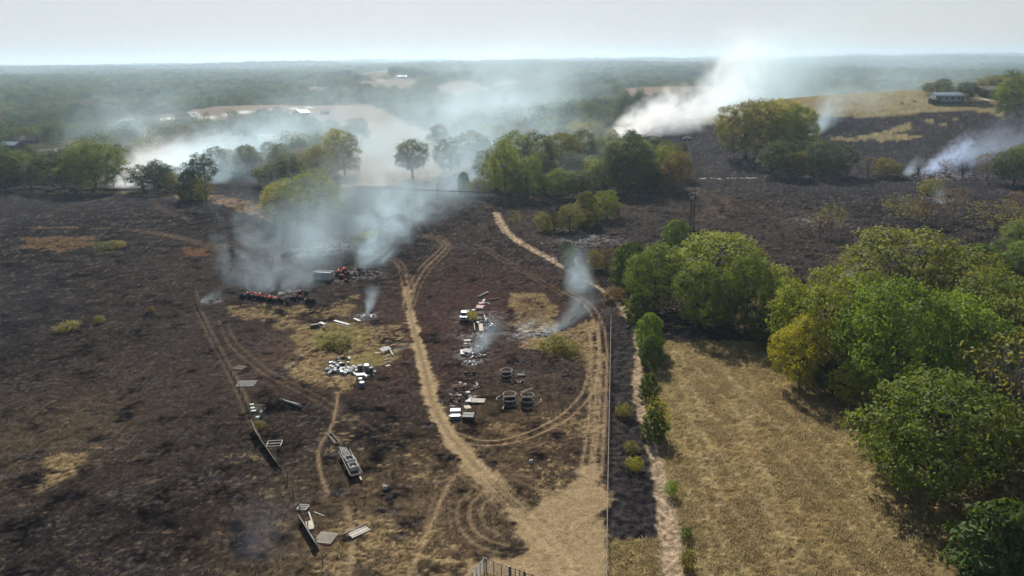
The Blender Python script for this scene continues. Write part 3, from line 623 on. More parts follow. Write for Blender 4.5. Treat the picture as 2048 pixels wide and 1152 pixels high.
T(826, 358, 279, 66, 'lone', 'grey', 'lone tree with a bare lower trunk standing in the tan field', lean=.02)
T(928, 388, 345, 22, 'cedar', 'cedar', 'narrow dark cedar standing alone right of the smoky burn edge')
T(958, 392, 356, 42, 'tree', 'olive', 'small hazy bush-like tree right beside the narrow lone cedar', None)
T(875, 392, 352, 60, 'sparse', 'grey', 'faint grey tree in thick smoke between the lone field tree and the narrow cedar')
T(738, 478, 462, 30, 'bush', 'yellow', 'green bush behind the smoke near the second burn pile', None, 'shrub')
T(712, 486, 474, 18, 'bush', 'olive', 'small olive shrub left of the green bush behind the second burn pile', None, 'shrub')
# woodland tongue in the middle
T(1008, 392, 282, 70, 'tree', 'fresh', 'light green tree at the left front of the middle woods beside the tan clearing')
T(1056, 398, 315, 62, 'tree', 'mid', 'green front-row tree of the middle woods just right of the light green one')
T(1085, 380, 300, 60, 'tree', 'olive', 'olive tree in the middle woods behind the bare scorched tree')
T(1140, 372, 302, 66, 'tree', 'grey', 'grey-green rounded tree left of the tall tree before the dense white smoke')
T(1190, 378, 318, 66, 'tree', 'fresh', 'pale green low tree tucked against the tall tree in front of white smoke')
T(1232, 386, 285, 62, 'tree', 'grey', 'grey-green tree forming the left half of the tall dark clump before the white smoke')
T(1258, 386, 266, 74, 'tree', 'dark', 'tall dark tree with a knobbly top right before the dense white smoke')
T(1302, 384, 320, 44, 'tree', 'dark', 'short dark tree between the tall dark tree and the rust-coloured tree')
T(1326, 372, 290, 62, 'tree', 'fresh', 'yellow-green round tree behind the rust-coloured tree')
T(1344, 386, 308, 48, 'tree', 'rust', 'rust-coloured round tree at the right end of the middle woods')
T(1078, 372, 266, 78, 'oak', 'grey', 'tall hazy oak rising behind the front row of the middle woods, left of centre')
T(1030, 366, 262, 70, 'tree', 'mid', 'hazy green tree behind the light green tree at the left of the middle woods')
T(1122, 362, 264, 74, 'oak', 'olive', 'hazy olive oak in the heart of the middle woods')
T(1165, 352, 262, 70, 'tree', 'grey', 'grey-green tree behind the middle woods just left of the tall dark tree')
T(1205, 352, 272, 66, 'tree', 'mid', 'green tree behind the pale green low tree in the middle woods')
T(1120, 398, 336, 62, 'tree', 'mid', 'mid-green front tree of the middle woods behind the bare scorched tree')
T(1165, 396, 340, 60, 'tree', 'grey', 'grey-green front tree of the middle woods above the pointed yellow-green cedar')
T(1285, 376, 296, 56, 'tree', 'dark', 'dark tree squeezed between the tall dark tree and the round yellow-green tree')
T(900, 345, 275, 56, 'tree', 'grey', 'pale smoky tree at the right border of the tan field by the lone tree')
T(945, 335, 262, 64, 'tree', 'grey', 'pale smoky tree right of the tan field in front of the hazy woods')
T(975, 372, 300, 60, 'tree', 'grey', 'grey-green smoky tree between the narrow lone cedar and the middle woods')
T(880, 300, 250, 44, 'tree', 'grey', 'small hazy tree on the upper right border of the tan sloping field')
T(1108, 463, 384, 62, 'bare', 'dark', 'bare scorched tree whose branches throw a forked shadow on the ground')
T(1092, 462, 425, 44, 'bush', 'olive', 'olive brush under the bare scorched tree', None, 'shrub')
T(1140, 464, 408, 56, 'tree', 'olive', 'dark olive tree filling the gap between the bare scorched tree and the rounded tree')
T(1172, 452, 384, 44, 'cedar', 'olive', 'pointed yellow-green cedar left of the rounded tree in the burnt meadow')
T(1212, 440, 378, 54, 'tree', 'fresh', 'rounded green tree with pale top at the right end of the burnt-meadow clump')
T(1236, 442, 404, 34, 'sparse', 'brown', 'low scorched shrubby tree at the right foot of the rounded green tree')
T(1032, 460, 420, 24, 'sparse', 'olive', 'small thin tree standing beside the stony trail')
T(1136, 532, 484, 24, 'cedar', 'cedar', 'small green cedar where the smoke column crosses the stony trail')
# on the burnt hill
T(1490, 318, 200, 100, 'oak', 'olive', 'olive-green big tree at the left of the hillside clump')
T(1545, 312, 194, 92, 'oak', 'yellow', 'tallest bright yellow-green tree of the hillside clump')
T(1588, 318, 208, 74, 'oak', 'fresh', 'green tree at the right end of the hillside clump where smoke rises')
T(1560, 354, 284, 70, 'tree', 'dark', 'dark rounded tree in front of the hillside clump')
T(1585, 358, 302, 48, 'tree', 'olive', 'olive conical tree between two rounded dark trees below the hillside clump')
T(1650, 352, 279, 82, 'oak', 'dark', 'wide rounded dark green tree standing right of the hillside clump')
T(1695, 353, 312, 30, 'bare', 'dark', 'bare sapling right of the wide rounded dark green tree')
T(1735, 356, 312, 48, 'sparse', 'rust', 'half-burnt brownish tree with thin top along the burnt fence line')
T(1772, 353, 316, 44, 'tree', 'olive', 'small dark olive tree right of the half-burnt brownish tree')
T(1835, 356, 318, 22, 'bare', 'dark', 'bare charred sapling just left of the blue smoke')
T(1890, 352, 316, 36, 'sparse', 'brown', 'thin brown-topped tree inside the blue smoke')
T(1924, 356, 320, 30, 'bare', 'dark', 'charred sapling right behind the blue smoke')
T(1974, 362, 302, 52, 'sparse', 'brown', 'tall thin brown tree near the right edge of the burnt hill foot')
T(2026, 372, 300, 66, 'tree', 'dark', 'dark green tree at the right edge at the foot of the burnt hill')
T(2044, 330, 286, 40, 'tree', 'mid', 'green tree peeking in at the right edge above the dark one')
T(1860, 388, 358, 40, 'bush', 'olive', 'greenish scrub below the burnt fence line under the blue smoke', None, 'shrub')
T(1660, 472, 408, 54, 'sparse', 'olive', 'yellowish thin tree alone in the burnt meadow on the right')
T(1640, 474, 424, 40, 'sparse', 'brown', 'brown scrubby tree leaning on the yellowish tree in the burnt meadow')
T(1800, 452, 388, 82, 'sparse', 'olive', 'wide see-through olive tree in the burnt meadow at the right')
T(1850, 446, 382, 56, 'sparse', 'brown', 'thin brown tree right of the wide see-through olive tree')
T(1905, 442, 372, 50, 'sparse', 'brown', 'thin leafless-looking brown tree in the faint blue smoke at the right')
T(1985, 474, 400, 92, 'sparse', 'olive', 'broad sparse olive tree at the right above the green wood')
T(2035, 452, 380, 60, 'sparse', 'brown', 'brownish sparse tree at the right edge above the green wood')
T(2040, 500, 440, 60, 'tree', 'mid', 'green tree at the right edge beside the broad sparse olive tree')
# upper right corner by the house
T(2035, 232, 146, 70, 'oak', 'mid', 'large green tree at the right edge beside the dark house on the hill')
T(2050, 250, 190, 70, 'oak', 'dark', 'dark green tree at the right edge below the house on the hill')
T(2005, 206, 165, 34, 'tree', 'mid', 'green tree half hiding the right end of the dark house')
T(1935, 200, 165, 42, 'tree', 'dark', 'round tree between the metal barn and the dark house')
T(1875, 190, 157, 46, 'tree', 'grey', 'hazy tree behind the blue-grey metal barn')
T(1990, 185, 150, 44, 'tree', 'olive', 'olive tree behind the dark house on the hill')
# green wood on the right
T(1352, 490, 441, 46, 'cedar', 'bright', 'green pointed cedar below the twin power poles')
T(1212, 548, 492, 58, 'sparse', 'rust', 'rusty-brown bushy tree at the bend of the stony trail')
T(1192, 540, 500, 34, 'tree', 'olive', 'small olive tree at the left of the rusty-brown bushy tree')
T(1262, 574, 486, 66, 'cedar', 'cedar', 'dense dark cedar at the left end of the green wood')
T(1240, 560, 500, 36, 'cedar', 'cedar', 'slim dark cedar between the rusty-brown tree and the dense dark cedar')
T(1308, 618, 487, 104, 'oak', 'mid', 'pale-green rounded oak at the left front of the green wood')
T(1430, 612, 464, 176, 'oak', 'fresh', 'large sunlit oak beside the twin power poles')
T(1408, 655, 520, 110, 'oak', 'mid', 'green oak drooping towards the burnt corner of the hay field')
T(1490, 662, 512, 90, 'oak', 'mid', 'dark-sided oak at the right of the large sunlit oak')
T(1512, 605, 486, 44, 'sparse', 'rust', 'reddish half-bare tree at the right flank of the large sunlit oak')
T(1558, 560, 530, 48, 'bush', 'fresh', 'light green bush in the gap between the two oak groups', None, 'shrub')
T(1640, 735, 534, 150, 'oak', 'fresh', 'yellow-green tree whose crown tops the left of the right-hand oak group')
T(1575, 700, 556, 70, 'tree', 'fresh', 'slender light-green tree at the left edge of the right-hand oak group')
T(1598, 775, 632, 92, 'oak', 'yellow', 'bright yellow-green low tree hanging over the edge of the hay field')
T(1690, 560, 506, 60, 'sparse', 'olive', 'olive scrubby tree beside the wisp of blue smoke in the wood')
T(1820, 640, 452, 216, 'oak', (.165, .18, .044), 'biggest domed olive-green oak at the back of the right-hand wood')
T(1775, 805, 562, 170, 'oak', 'bright', 'wide bright-green oak in the centre of the right-hand wood')
T(1885, 800, 582, 150, 'oak', 'bright', 'green oak with a few brown sprays right of the wide bright-green oak')
T(1985, 760, 550, 170, 'oak', 'mid', 'mid-green oak at the right edge behind the bare grey branches')
T(1950, 560, 490, 76, 'cedar', 'cedar', 'dark-green spreading cedar right of the biggest domed oak')
T(2005, 535, 476, 56, 'tree', 'grey', 'silvery green tree near the right edge above the wood')
T(2040, 550, 484, 60, 'tree', 'bright', 'bright green tree at the right edge beside the silvery one')
T(2005, 880, 655, 150, 'sparse', 'olive', 'sparse tree with bare grey twigs at the right edge of the wood')
T(1940, 850, 690, 100, 'sparse', 'olive', 'thin-leaved tree with bare twigs left of the sparse grey-twigged tree')
T(1860, 985, 755, 226, 'oak', 'mid', 'nearest broad dark-green oak overhanging the hay field')
T(1775, 940, 860, 90, 'oak', 'mid', 'low leafy side tree under the left of the nearest broad oak')
T(1712, 810, 726, 82, 'tree', 'yellow', 'small yellow-green tree at the shaded edge of the hay field')
T(1925, 760, 708, 70, 'tree', 'yellow', 'yellow sunlit young tree deep in the shade of the wood')
T(2018, 1010, 830, 120, 'oak', 'olive', 'olive-yellow tree at the right edge below the nearest broad oak')
T(2045, 1075, 900, 90, 'sparse', 'olive', 'half-bare tree at the right edge above the bright cedar bush')
T(1998, 1168, 1012, 128, 'cedar', (.06, .10, .026), 'bright green cedar bush in the bottom right corner')
T(2055, 1190, 1040, 110, 'cedar', (.06, .10, .026), 'bright cedar cut by the right edge in the bottom corner')
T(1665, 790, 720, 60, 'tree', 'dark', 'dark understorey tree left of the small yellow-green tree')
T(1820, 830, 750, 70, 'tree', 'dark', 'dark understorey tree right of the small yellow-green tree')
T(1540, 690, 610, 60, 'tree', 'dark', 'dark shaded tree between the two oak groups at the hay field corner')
T(1940, 1050, 960, 70, 'sparse', 'rust', 'rusty scrub tree at the field edge above the bright cedar bush')
T(1560, 650, 556, 76, 'tree', 'mid', 'mid-green tree filling the back of the gap between the two oak groups')
T(1735, 690, 548, 110, 'oak', 'mid', 'mid-green tree between the yellow-green crown and the biggest domed oak')
T(1930, 690, 540, 130, 'oak', 'olive', 'olive oak behind the bright-green oaks')
T(2045, 680, 560, 100, 'oak', 'mid', 'green oak cut by the right edge above the bare grey branches')
T(1720, 760, 640, 90, 'oak', 'fresh', 'light green oak between the yellow-green low tree and the wide bright-green oak')
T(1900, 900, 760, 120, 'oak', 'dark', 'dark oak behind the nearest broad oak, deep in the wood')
T(1965, 960, 800, 110, 'oak', 'mid', 'green oak right behind the nearest broad oak')
T(1992, 870, 668, 120, 'dead', 'grey', 'pale grey leafless tree at the right edge of the wood')
T(1945, 800, 690, 70, 'dead', 'grey', 'smaller pale leafless tree left of the pale grey leafless one')
T(2038, 980, 800, 110, 'dead', 'grey', 'pale dead tree cut by the right edge above the bright cedar bush')
T(1640, 725, 590, 60, 'dead', 'grey', 'bare pale limbs showing inside the yellow-green oak crown')
# hedge beside the stony trail
T(1274, 646, 588, 46, 'cedar', 'cedar', 'first green cedar of the trail hedge, below the green wood')
T(1298, 700, 628, 48, 'cedar', 'bright', 'second cedar of the trail hedge, sunlit yellow-green top')
T(1302, 732, 672, 44, 'cedar', 'cedar', 'third cedar of the trail hedge, touching the second one')
T(1298, 800, 750, 38, 'cedar', 'cedar', 'small cedar standing alone lower along the trail hedge')
T(1312, 872, 792, 58, 'sparse', 'yellow', 'yellowish loose shrub tree at the lower end of the trail hedge')
T(1308, 878, 822, 44, 'cedar', 'cedar', 'green cedar under the yellowish loose shrub at the lower end of the trail hedge')
T(1342, 992, 962, 26, 'bush', 'bright', 'round green bush by the pale trail near the bottom', None, 'shrub')
T(1372, 1078, 1056, 24, 'bush', 'cedar', 'small green bush at the hay field edge near the bottom', None, 'shrub')
T(1376, 1140, 1100, 36, 'bush', 'olive', 'olive weedy bush at the bottom edge beside the pale trail', None, 'shrub')
T(1250, 832, 808, 30, 'bush', 'olive', 'olive bush in the black strip between wire fence and trail, upper one', None, 'shrub')
T(1264, 905, 885, 28, 'bush', 'olive', 'olive bush in the black strip between wire fence and trail, middle one', None, 'shrub')
T(1270, 940, 915, 34, 'bush', 'yellow', 'yellowish bush in the black strip between wire fence and trail, lowest one', None, 'shrub')
T(1228, 600, 575, 40, 'bush', 'brown', 'brown brush between the stony trail and the dark cedars', None, 'shrub')
# scattered scrub in the burn
T(945, 640, 622, 18, 'bush', 'yellow', 'green bush right beside the wrecked pickup', None, 'shrub')
T(1108, 705, 672, 52, 'bush', 'olive', 'olive weedy clump in the unburnt grass by the right-hand loop track', None, 'shrub')
T(1140, 708, 684, 40, 'bush', 'olive', 'lower weedy clump right beside the olive one in the unburnt grass', None, 'shrub')
T(548, 812, 790, 36, 'bush', (.03, .02, .022), 'dark scorched bush at the end of the long pale pole', None, 'shrub')
T(136, 660, 644, 42, 'bush', 'olive', 'yellow-green low bush on the dark line across the left burnt field', None, 'shrub')
T(199, 646, 632, 18, 'bush', 'olive', 'small rounded bush right of the yellow-green one on the dark line', None, 'shrub')
T(301, 624, 613, 16, 'bush', 'rust', 'rusty little bush near the leaning board at the fence corner', None, 'shrub')
T(205, 500, 484, 32, 'bush', 'grey', 'grey dried bush in the left burnt field, left one of two', None, 'shrub')
T(232, 497, 481, 26, 'bush', 'olive', 'tan dried bush in the left burnt field, right one of two', None, 'shrub')
T(670, 690, 668, 60, 'bush', 'olive', 'low green weeds in the unburnt grass of the junk yard', None, 'shrub')
T(518, 858, 842, 22, 'bush', 'olive', 'low weeds at the foot of the fence beside the pallet rack', None, 'shrub')

# ---- woods: jittered over the far country, densest in front
def in_any(Pt, polys): 
    m = np.zeros(len(Pt), bool)
    for p in polys: m |= poly_sd(Pt, p) > -3
    return m
cand = []
d = 340.0
while d < 13000:
    s = 9.4+.0062*d; xs = np.arange(-(.78*d+40), .78*d+40, s); k = len(xs)
    cand.append(np.stack([xs+rng.uniform(-.42, .42, k)*s, d+rng.uniform(-.42, .42, k)*s, np.full(k, s)], 1)); d += s*.9
cand = np.vstack(cand); PX, PY = cand[:, 0], cand[:, 1]; PT = cand[:, :2]
ytest = np.interp(PX, [-400, -125, -95, -45, -8, 0], [392, 392, 425, 425, 400, 430])
BELT = GP([(985, 384), (1060, 396), (1100, 388), (1200, 376), (1372, 368), (1335, 318), (1230, 290), (1196, 275), (1000, 325)])
CORNER = GP([(1990, 250), (2048, 262), (2300, 300), (2300, 130), (2010, 150), (1995, 200)])
hz_sd = poly_sd(PT, HILLZONE)
ok = ((PY > ytest) & (hz_sd < 3) & ~((PX > 105) & (PY < 1020))) | (poly_sd(PT, BELT) > 0) | (poly_sd(PT, CORNER) > 3)
ok &= ~in_any(PT, FPOLY.values())
cl = fbm(PX, PY, 95, 3, 61); ok &= ~((cl < .345) & (PY > 520)); ok &= ~((fbm(PX, PY, 420, 2, 63) < .30) & (PY > 1600))
gapn = fbm(PX, PY, 26, 2, 67); ok &= ~((PY < 640) & (PX < -60) & (gapn < .5) & (poly_sd(PT, BELT) < 0))
out = PT*(1+.05)[None] if False else PT+PT/np.hypot(PX, PY)[:, None]*np.minimum(45, .05*PY)[:, None]; ok &= ~(in_any(out, FPOLY.values()) & (rng.random(len(PT)) < .8))
ok &= ~(poly_sd(PT, GP([(0, 288), (180, 288), (150, 330), (0, 334)])) > 0)
for (ox, oy, orr) in OCC: ok &= np.hypot(PX-ox, PY-oy) > orr*.75
VIS = np.abs(PX) < .70*PY+12
# keep the view open to the houses and the lone tree, the lower edge of fields clear
cand = cand[ok]; VIS = VIS[ok]
Dc = np.hypot(cand[:, 0], cand[:, 1])
order = np.argsort(np.where(VIS, Dc, 1e9)); pick = order[:190]; rest = np.setdiff1d(np.arange(len(cand)), pick)
ZONES = [(-9e9, -330, 'tree in the far left woods behind the brown houses'), (-330, -215, 'tree in the woods left of the timber pylon'), (-215, -120, 'tree in the smoky woods behind the timber pylon'), (-120, -40, 'tree in the smoky thicket left of the tan sloping field'),
         (-40, 12, 'tree in the hazy woods right of the lone field tree'), (12, 60, 'tree in the middle woods left of the white smoke'), (60, 160, 'tree in the woods behind the dense white smoke'), (160, 9e9, 'tree in the wood on the hill beside the dark house')]
TW = {'mid': 'green', 'dark': 'dark green', 'olive': 'olive', 'grey': 'grey-green', 'fresh': 'light green', 'yellow': 'yellowish', 'brown': 'brownish'}
tint = ['mid', 'dark', 'olive', 'grey', 'mid', 'fresh', 'olive', 'yellow', 'grey', 'dark', 'brown']
for rank, i in enumerate(pick):
    x, y, s = cand[i]; h = float(rng.uniform(9, 16)); wd = float(rng.uniform(9, 14)); z = float(H(x, y))
    lab = next(l for a, b, l in ZONES if a <= x < b); tn = tint[int(rng.integers(len(tint)))]; tn = {'fresh': 'dark', 'yellow': 'mid', 'brown': 'dark'}.get(tn, tn) if x < -120 else tn
    lab = TW[tn]+(' tall ' if h > 13.3 else ' short ' if h < 10.8 else ' ')+lab
    put_tree(Vector((x, y, z-.2)), h, wd, 'tree' if rank < 150 else 'far', tn, lab, lab.replace('tree', 'trees', 1))
# the rest of the woods as one mass of real crowns
cr_ = cand[rest]; n = len(cr_); print('WOODS', n, flush=True)
zz = H(cr_[:, 0], cr_[:, 1]); sc = np.clip(cr_[:, 2]/11.5, .9, 9)*rng.uniform(.55, 1.15, n); hs = np.clip(.75+.25*sc, .8, 2.2)*rng.uniform(.7, 1.4, n)
wm = bpy.data.meshes.new('woodland'); wm.vertices.add(n); wm.vertices.foreach_set('co', np.stack([cr_[:, 0], cr_[:, 1], zz-.6], 1).astype(np.float32).ravel())
for an, typ, data in (('rot', 'FLOAT_VECTOR', np.stack([np.zeros(n), np.zeros(n), rng.uniform(0, 6.28, n)], 1)), ('scl', 'FLOAT_VECTOR', np.stack([sc, sc, hs], 1)), ('pick', 'INT', rng.integers(0, 3, n))):
    a = wm.attributes.new(an, typ, 'POINT'); a.data.foreach_set('value' if typ == 'INT' else 'vector', np.ascontiguousarray(data, np.int32 if typ == 'INT' else np.float32).ravel())
wo = link('woodland', wm); prop(wo, 'mass of hazy mixed woods filling the valley up to the horizon', 'woods', None, 'stuff')
ng = bpy.data.node_groups.new('woods', 'GeometryNodeTree')
ng.interface.new_socket('Geometry', in_out='INPUT', socket_type='NodeSocketGeometry'); ng.interface.new_socket('Geometry', in_out='OUTPUT', socket_type='NodeSocketGeometry')
N = ng.nodes.new; gi = N('NodeGroupInput'); go = N('NodeGroupOutput'); gj = N('GeometryNodeGeometryToInstance'); ip = N('GeometryNodeInstanceOnPoints'); smt = N('GeometryNodeSetMaterial'); smt.inputs['Material'].default_value = LEAF_RANDOM
ip.inputs['Pick Instance'].default_value = True
FARO = []
for o in COL.objects:
    if o.type == 'MESH' and o.name.startswith('crown') and o.data in [p[2] for p in PROTO['far']] and o.data not in [q.data for q in FARO]: FARO.append(o)
for o in FARO:
    oi = N('GeometryNodeObjectInfo'); oi.inputs['Object'].default_value = o; oi.inputs['As Instance'].default_value = False; ng.links.new(oi.outputs['Geometry'], gj.inputs[0])
def named(nm, typ):
    a = N('GeometryNodeInputNamedAttribute'); a.data_type = typ; a.inputs['Name'].default_value = nm; return [s for s in a.outputs if s.enabled][0]
ng.links.new(gi.outputs[0], ip.inputs['Points']); ng.links.new(gj.outputs[0], ip.inputs['Instance'])
ng.links.new(named('pick', 'INT'), ip.inputs['Instance Index']); ng.links.new(named('rot', 'FLOAT_VECTOR'), ip.inputs['Rotation']); ng.links.new(named('scl', 'FLOAT_VECTOR'), ip.inputs['Scale'])
ng.links.new(ip.outputs[0], smt.inputs[0]); ng.links.new(smt.outputs[0], go.inputs[0])
md = wo.modifiers.new('woods', 'NODES'); md.node_group = ng

# ---- standing grass: straw tufts in the hay field and the left-over patches, charred stubble in the burn
def tuft_mesh(name, n, h, spread, seed, mat):
    r = np.random.default_rng(seed); v = []; f = []
    for i in range(n):
        a = r.random()*6.28; b = r.normal(size=2)*spread*.5; l = r.normal(size=2)*h*.55; w_ = .022+.03*r.random(); hh = h*(.6+.7*r.random()); p = np.array([math.cos(a), math.sin(a)])*w_
        k = len(v); v += [(b[0]-p[0], b[1]-p[1], -.03), (b[0]+p[0], b[1]+p[1], -.03), (b[0]+l[0]*.4+p[0]*.8, b[1]+l[1]*.4+p[1]*.8, hh*.6), (b[0]+l[0]*.4-p[0]*.8, b[1]+l[1]*.4-p[1]*.8, hh*.6), (b[0]+l[0], b[1]+l[1], hh)]
        f += [(k, k+1, k+2, k+3), (k+3, k+2, k+4)]
    me = bpy.data.meshes.new(name); me.from_pydata(v, [], f); me.materials.append(mat); return me
def grass_mat(name, stops):
    m, nt, b = new_mat(name); oi = nt.nodes.new('ShaderNodeObjectInfo'); cr = nt.nodes.new('ShaderNodeValToRGB'); nt.links.new(oi.outputs['Random'], cr.inputs[0]); e = cr.color_ramp
    for i, (p, c) in enumerate(stops):
        el = e.elements[i] if i < 2 else e.elements.new(p)
        el.position = p; el.color = (*c, 1)
    nt.links.new(cr.outputs[0], b.inputs['Base Color']); b.inputs['Roughness'].default_value = .8; b.inputs['Specular IOR Level'].default_value = .15
    tr = nt.nodes.new('ShaderNodeBsdfTranslucent'); nt.links.new(cr.outputs[0], tr.inputs[0]); mx = nt.nodes.new('ShaderNodeMixShader'); mx.inputs[0].default_value = .5
    nt.links.new(b.outputs[0], mx.inputs[1]); nt.links.new(tr.outputs[0], mx.inputs[2]); nt.links.new(mx.outputs[0], nt.nodes['Material Output'].inputs['Surface']); return m
STRAW = grass_mat('straw', [(0, (.20, .15, .07)), (.4, (.36, .275, .14)), (.75, (.50, .40, .22)), (1, (.30, .26, .11))])
STUB = grass_mat('charred_stalks', [(0, (.010, .009, .010)), (.5, (.026, .023, .024)), (.8, (.055, .044, .036)), (1, (.17, .13, .085))])
def meadow(name, label, n, weight, mats, h, spread, blades, lo, hi, seed):
    r = np.random.default_rng(seed); area = (np.gradient(GX, axis=1)*np.gradient(GY, axis=0)).ravel(); wgt = weight*area*(np.abs(X) < .72*Y+14)*(Y > 62); cdf = np.cumsum(wgt); cdf /= cdf[-1]
    i = np.searchsorted(cdf, r.random(n)); i = np.minimum(i, len(X)-1); dr = np.gradient(GY, axis=0).ravel()[i]; dc = np.gradient(GX, axis=1).ravel()[i]
    pts = np.stack([X[i]+(r.random(n)-.5)*dc, Y[i]+(r.random(n)-.5)*dr, Z[i]], 1); me = bpy.data.meshes.new(name); me.vertices.add(n); me.vertices.foreach_set('co', pts.astype(np.float32).ravel())
    sc_ = lo+(hi-lo)*r.random(n)**2
    for an, data in (('rot', np.stack([r.normal(size=n)*.15, r.normal(size=n)*.15, r.random(n)*6.28], 1)), ('scl', np.stack([sc_, sc_, sc_*(.7+.6*r.random(n))], 1))):
        a = me.attributes.new(an, 'FLOAT_VECTOR', 'POINT'); a.data.foreach_set('vector', data.astype(np.float32).ravel())
    o = link(name, me); prop(o, label, 'grass', None, 'stuff')
    g = bpy.data.node_groups.new(name, 'GeometryNodeTree'); g.interface.new_socket('Geometry', in_out='INPUT', socket_type='NodeSocketGeometry'); g.interface.new_socket('Geometry', in_out='OUTPUT', socket_type='NodeSocketGeometry')
    N = g.nodes.new; gi = N('NodeGroupInput'); go = N('NodeGroupOutput'); ip = N('GeometryNodeInstanceOnPoints'); oi = N('GeometryNodeObjectInfo')
    src = link('grass_tuft' if 'straw' in mats.name else 'stubble_tuft', tuft_mesh(name, blades, h, spread, seed, mats)); k = int(r.integers(n)); src.location = pts[k]; prop(src, None, None, None, 'stuff'); src.parent = o
    oi.inputs['Object'].default_value = src; g.links.new(oi.outputs['Geometry'], ip.inputs['Instance']); g.links.new(gi.outputs[0], ip.inputs['Points'])
    for nm, so_ in (('rot', 'Rotation'), ('scl', 'Scale')):
        a = N('GeometryNodeInputNamedAttribute'); a.data_type = 'FLOAT_VECTOR'; a.inputs['Name'].default_value = nm; g.links.new(a.outputs[0], ip.inputs[so_])
    g.links.new(ip.outputs[0], go.inputs[0]); md = o.modifiers.new('grass', 'NODES'); md.node_group = g
bare = np.clip(1-dirt*1.3, 0, 1)*np.clip(1-tf*1.4, 0, 1)
meadow('dry_grass', 'dry straw grass standing in the hay field and the unburnt patches', 36000, np.maximum(np.maximum(hf, lf), .16*np.clip(grass, 0, 1)**2)*(.2+1.4*sm(.35, .65, n_m))*(1-.7*hf*sm(.5, 1, mw))*bare*(D < 260)*(1-rutm), STRAW, .20, .6, 9, .6, 1.5, 5)
meadow('charred_stubble', 'charred stubble standing over the burnt pasture', 70000, (1-np.clip(grass*1.5, 0, 1))*bare*(D < 330)*(wf < .5)*(1-np.clip(rutm*1.5, 0, 1))*(.35+sm(.35, .6, n_m))/np.maximum(D, 90)**1.2, STUB, .16, .36, 6, .4, 1.4, 6)
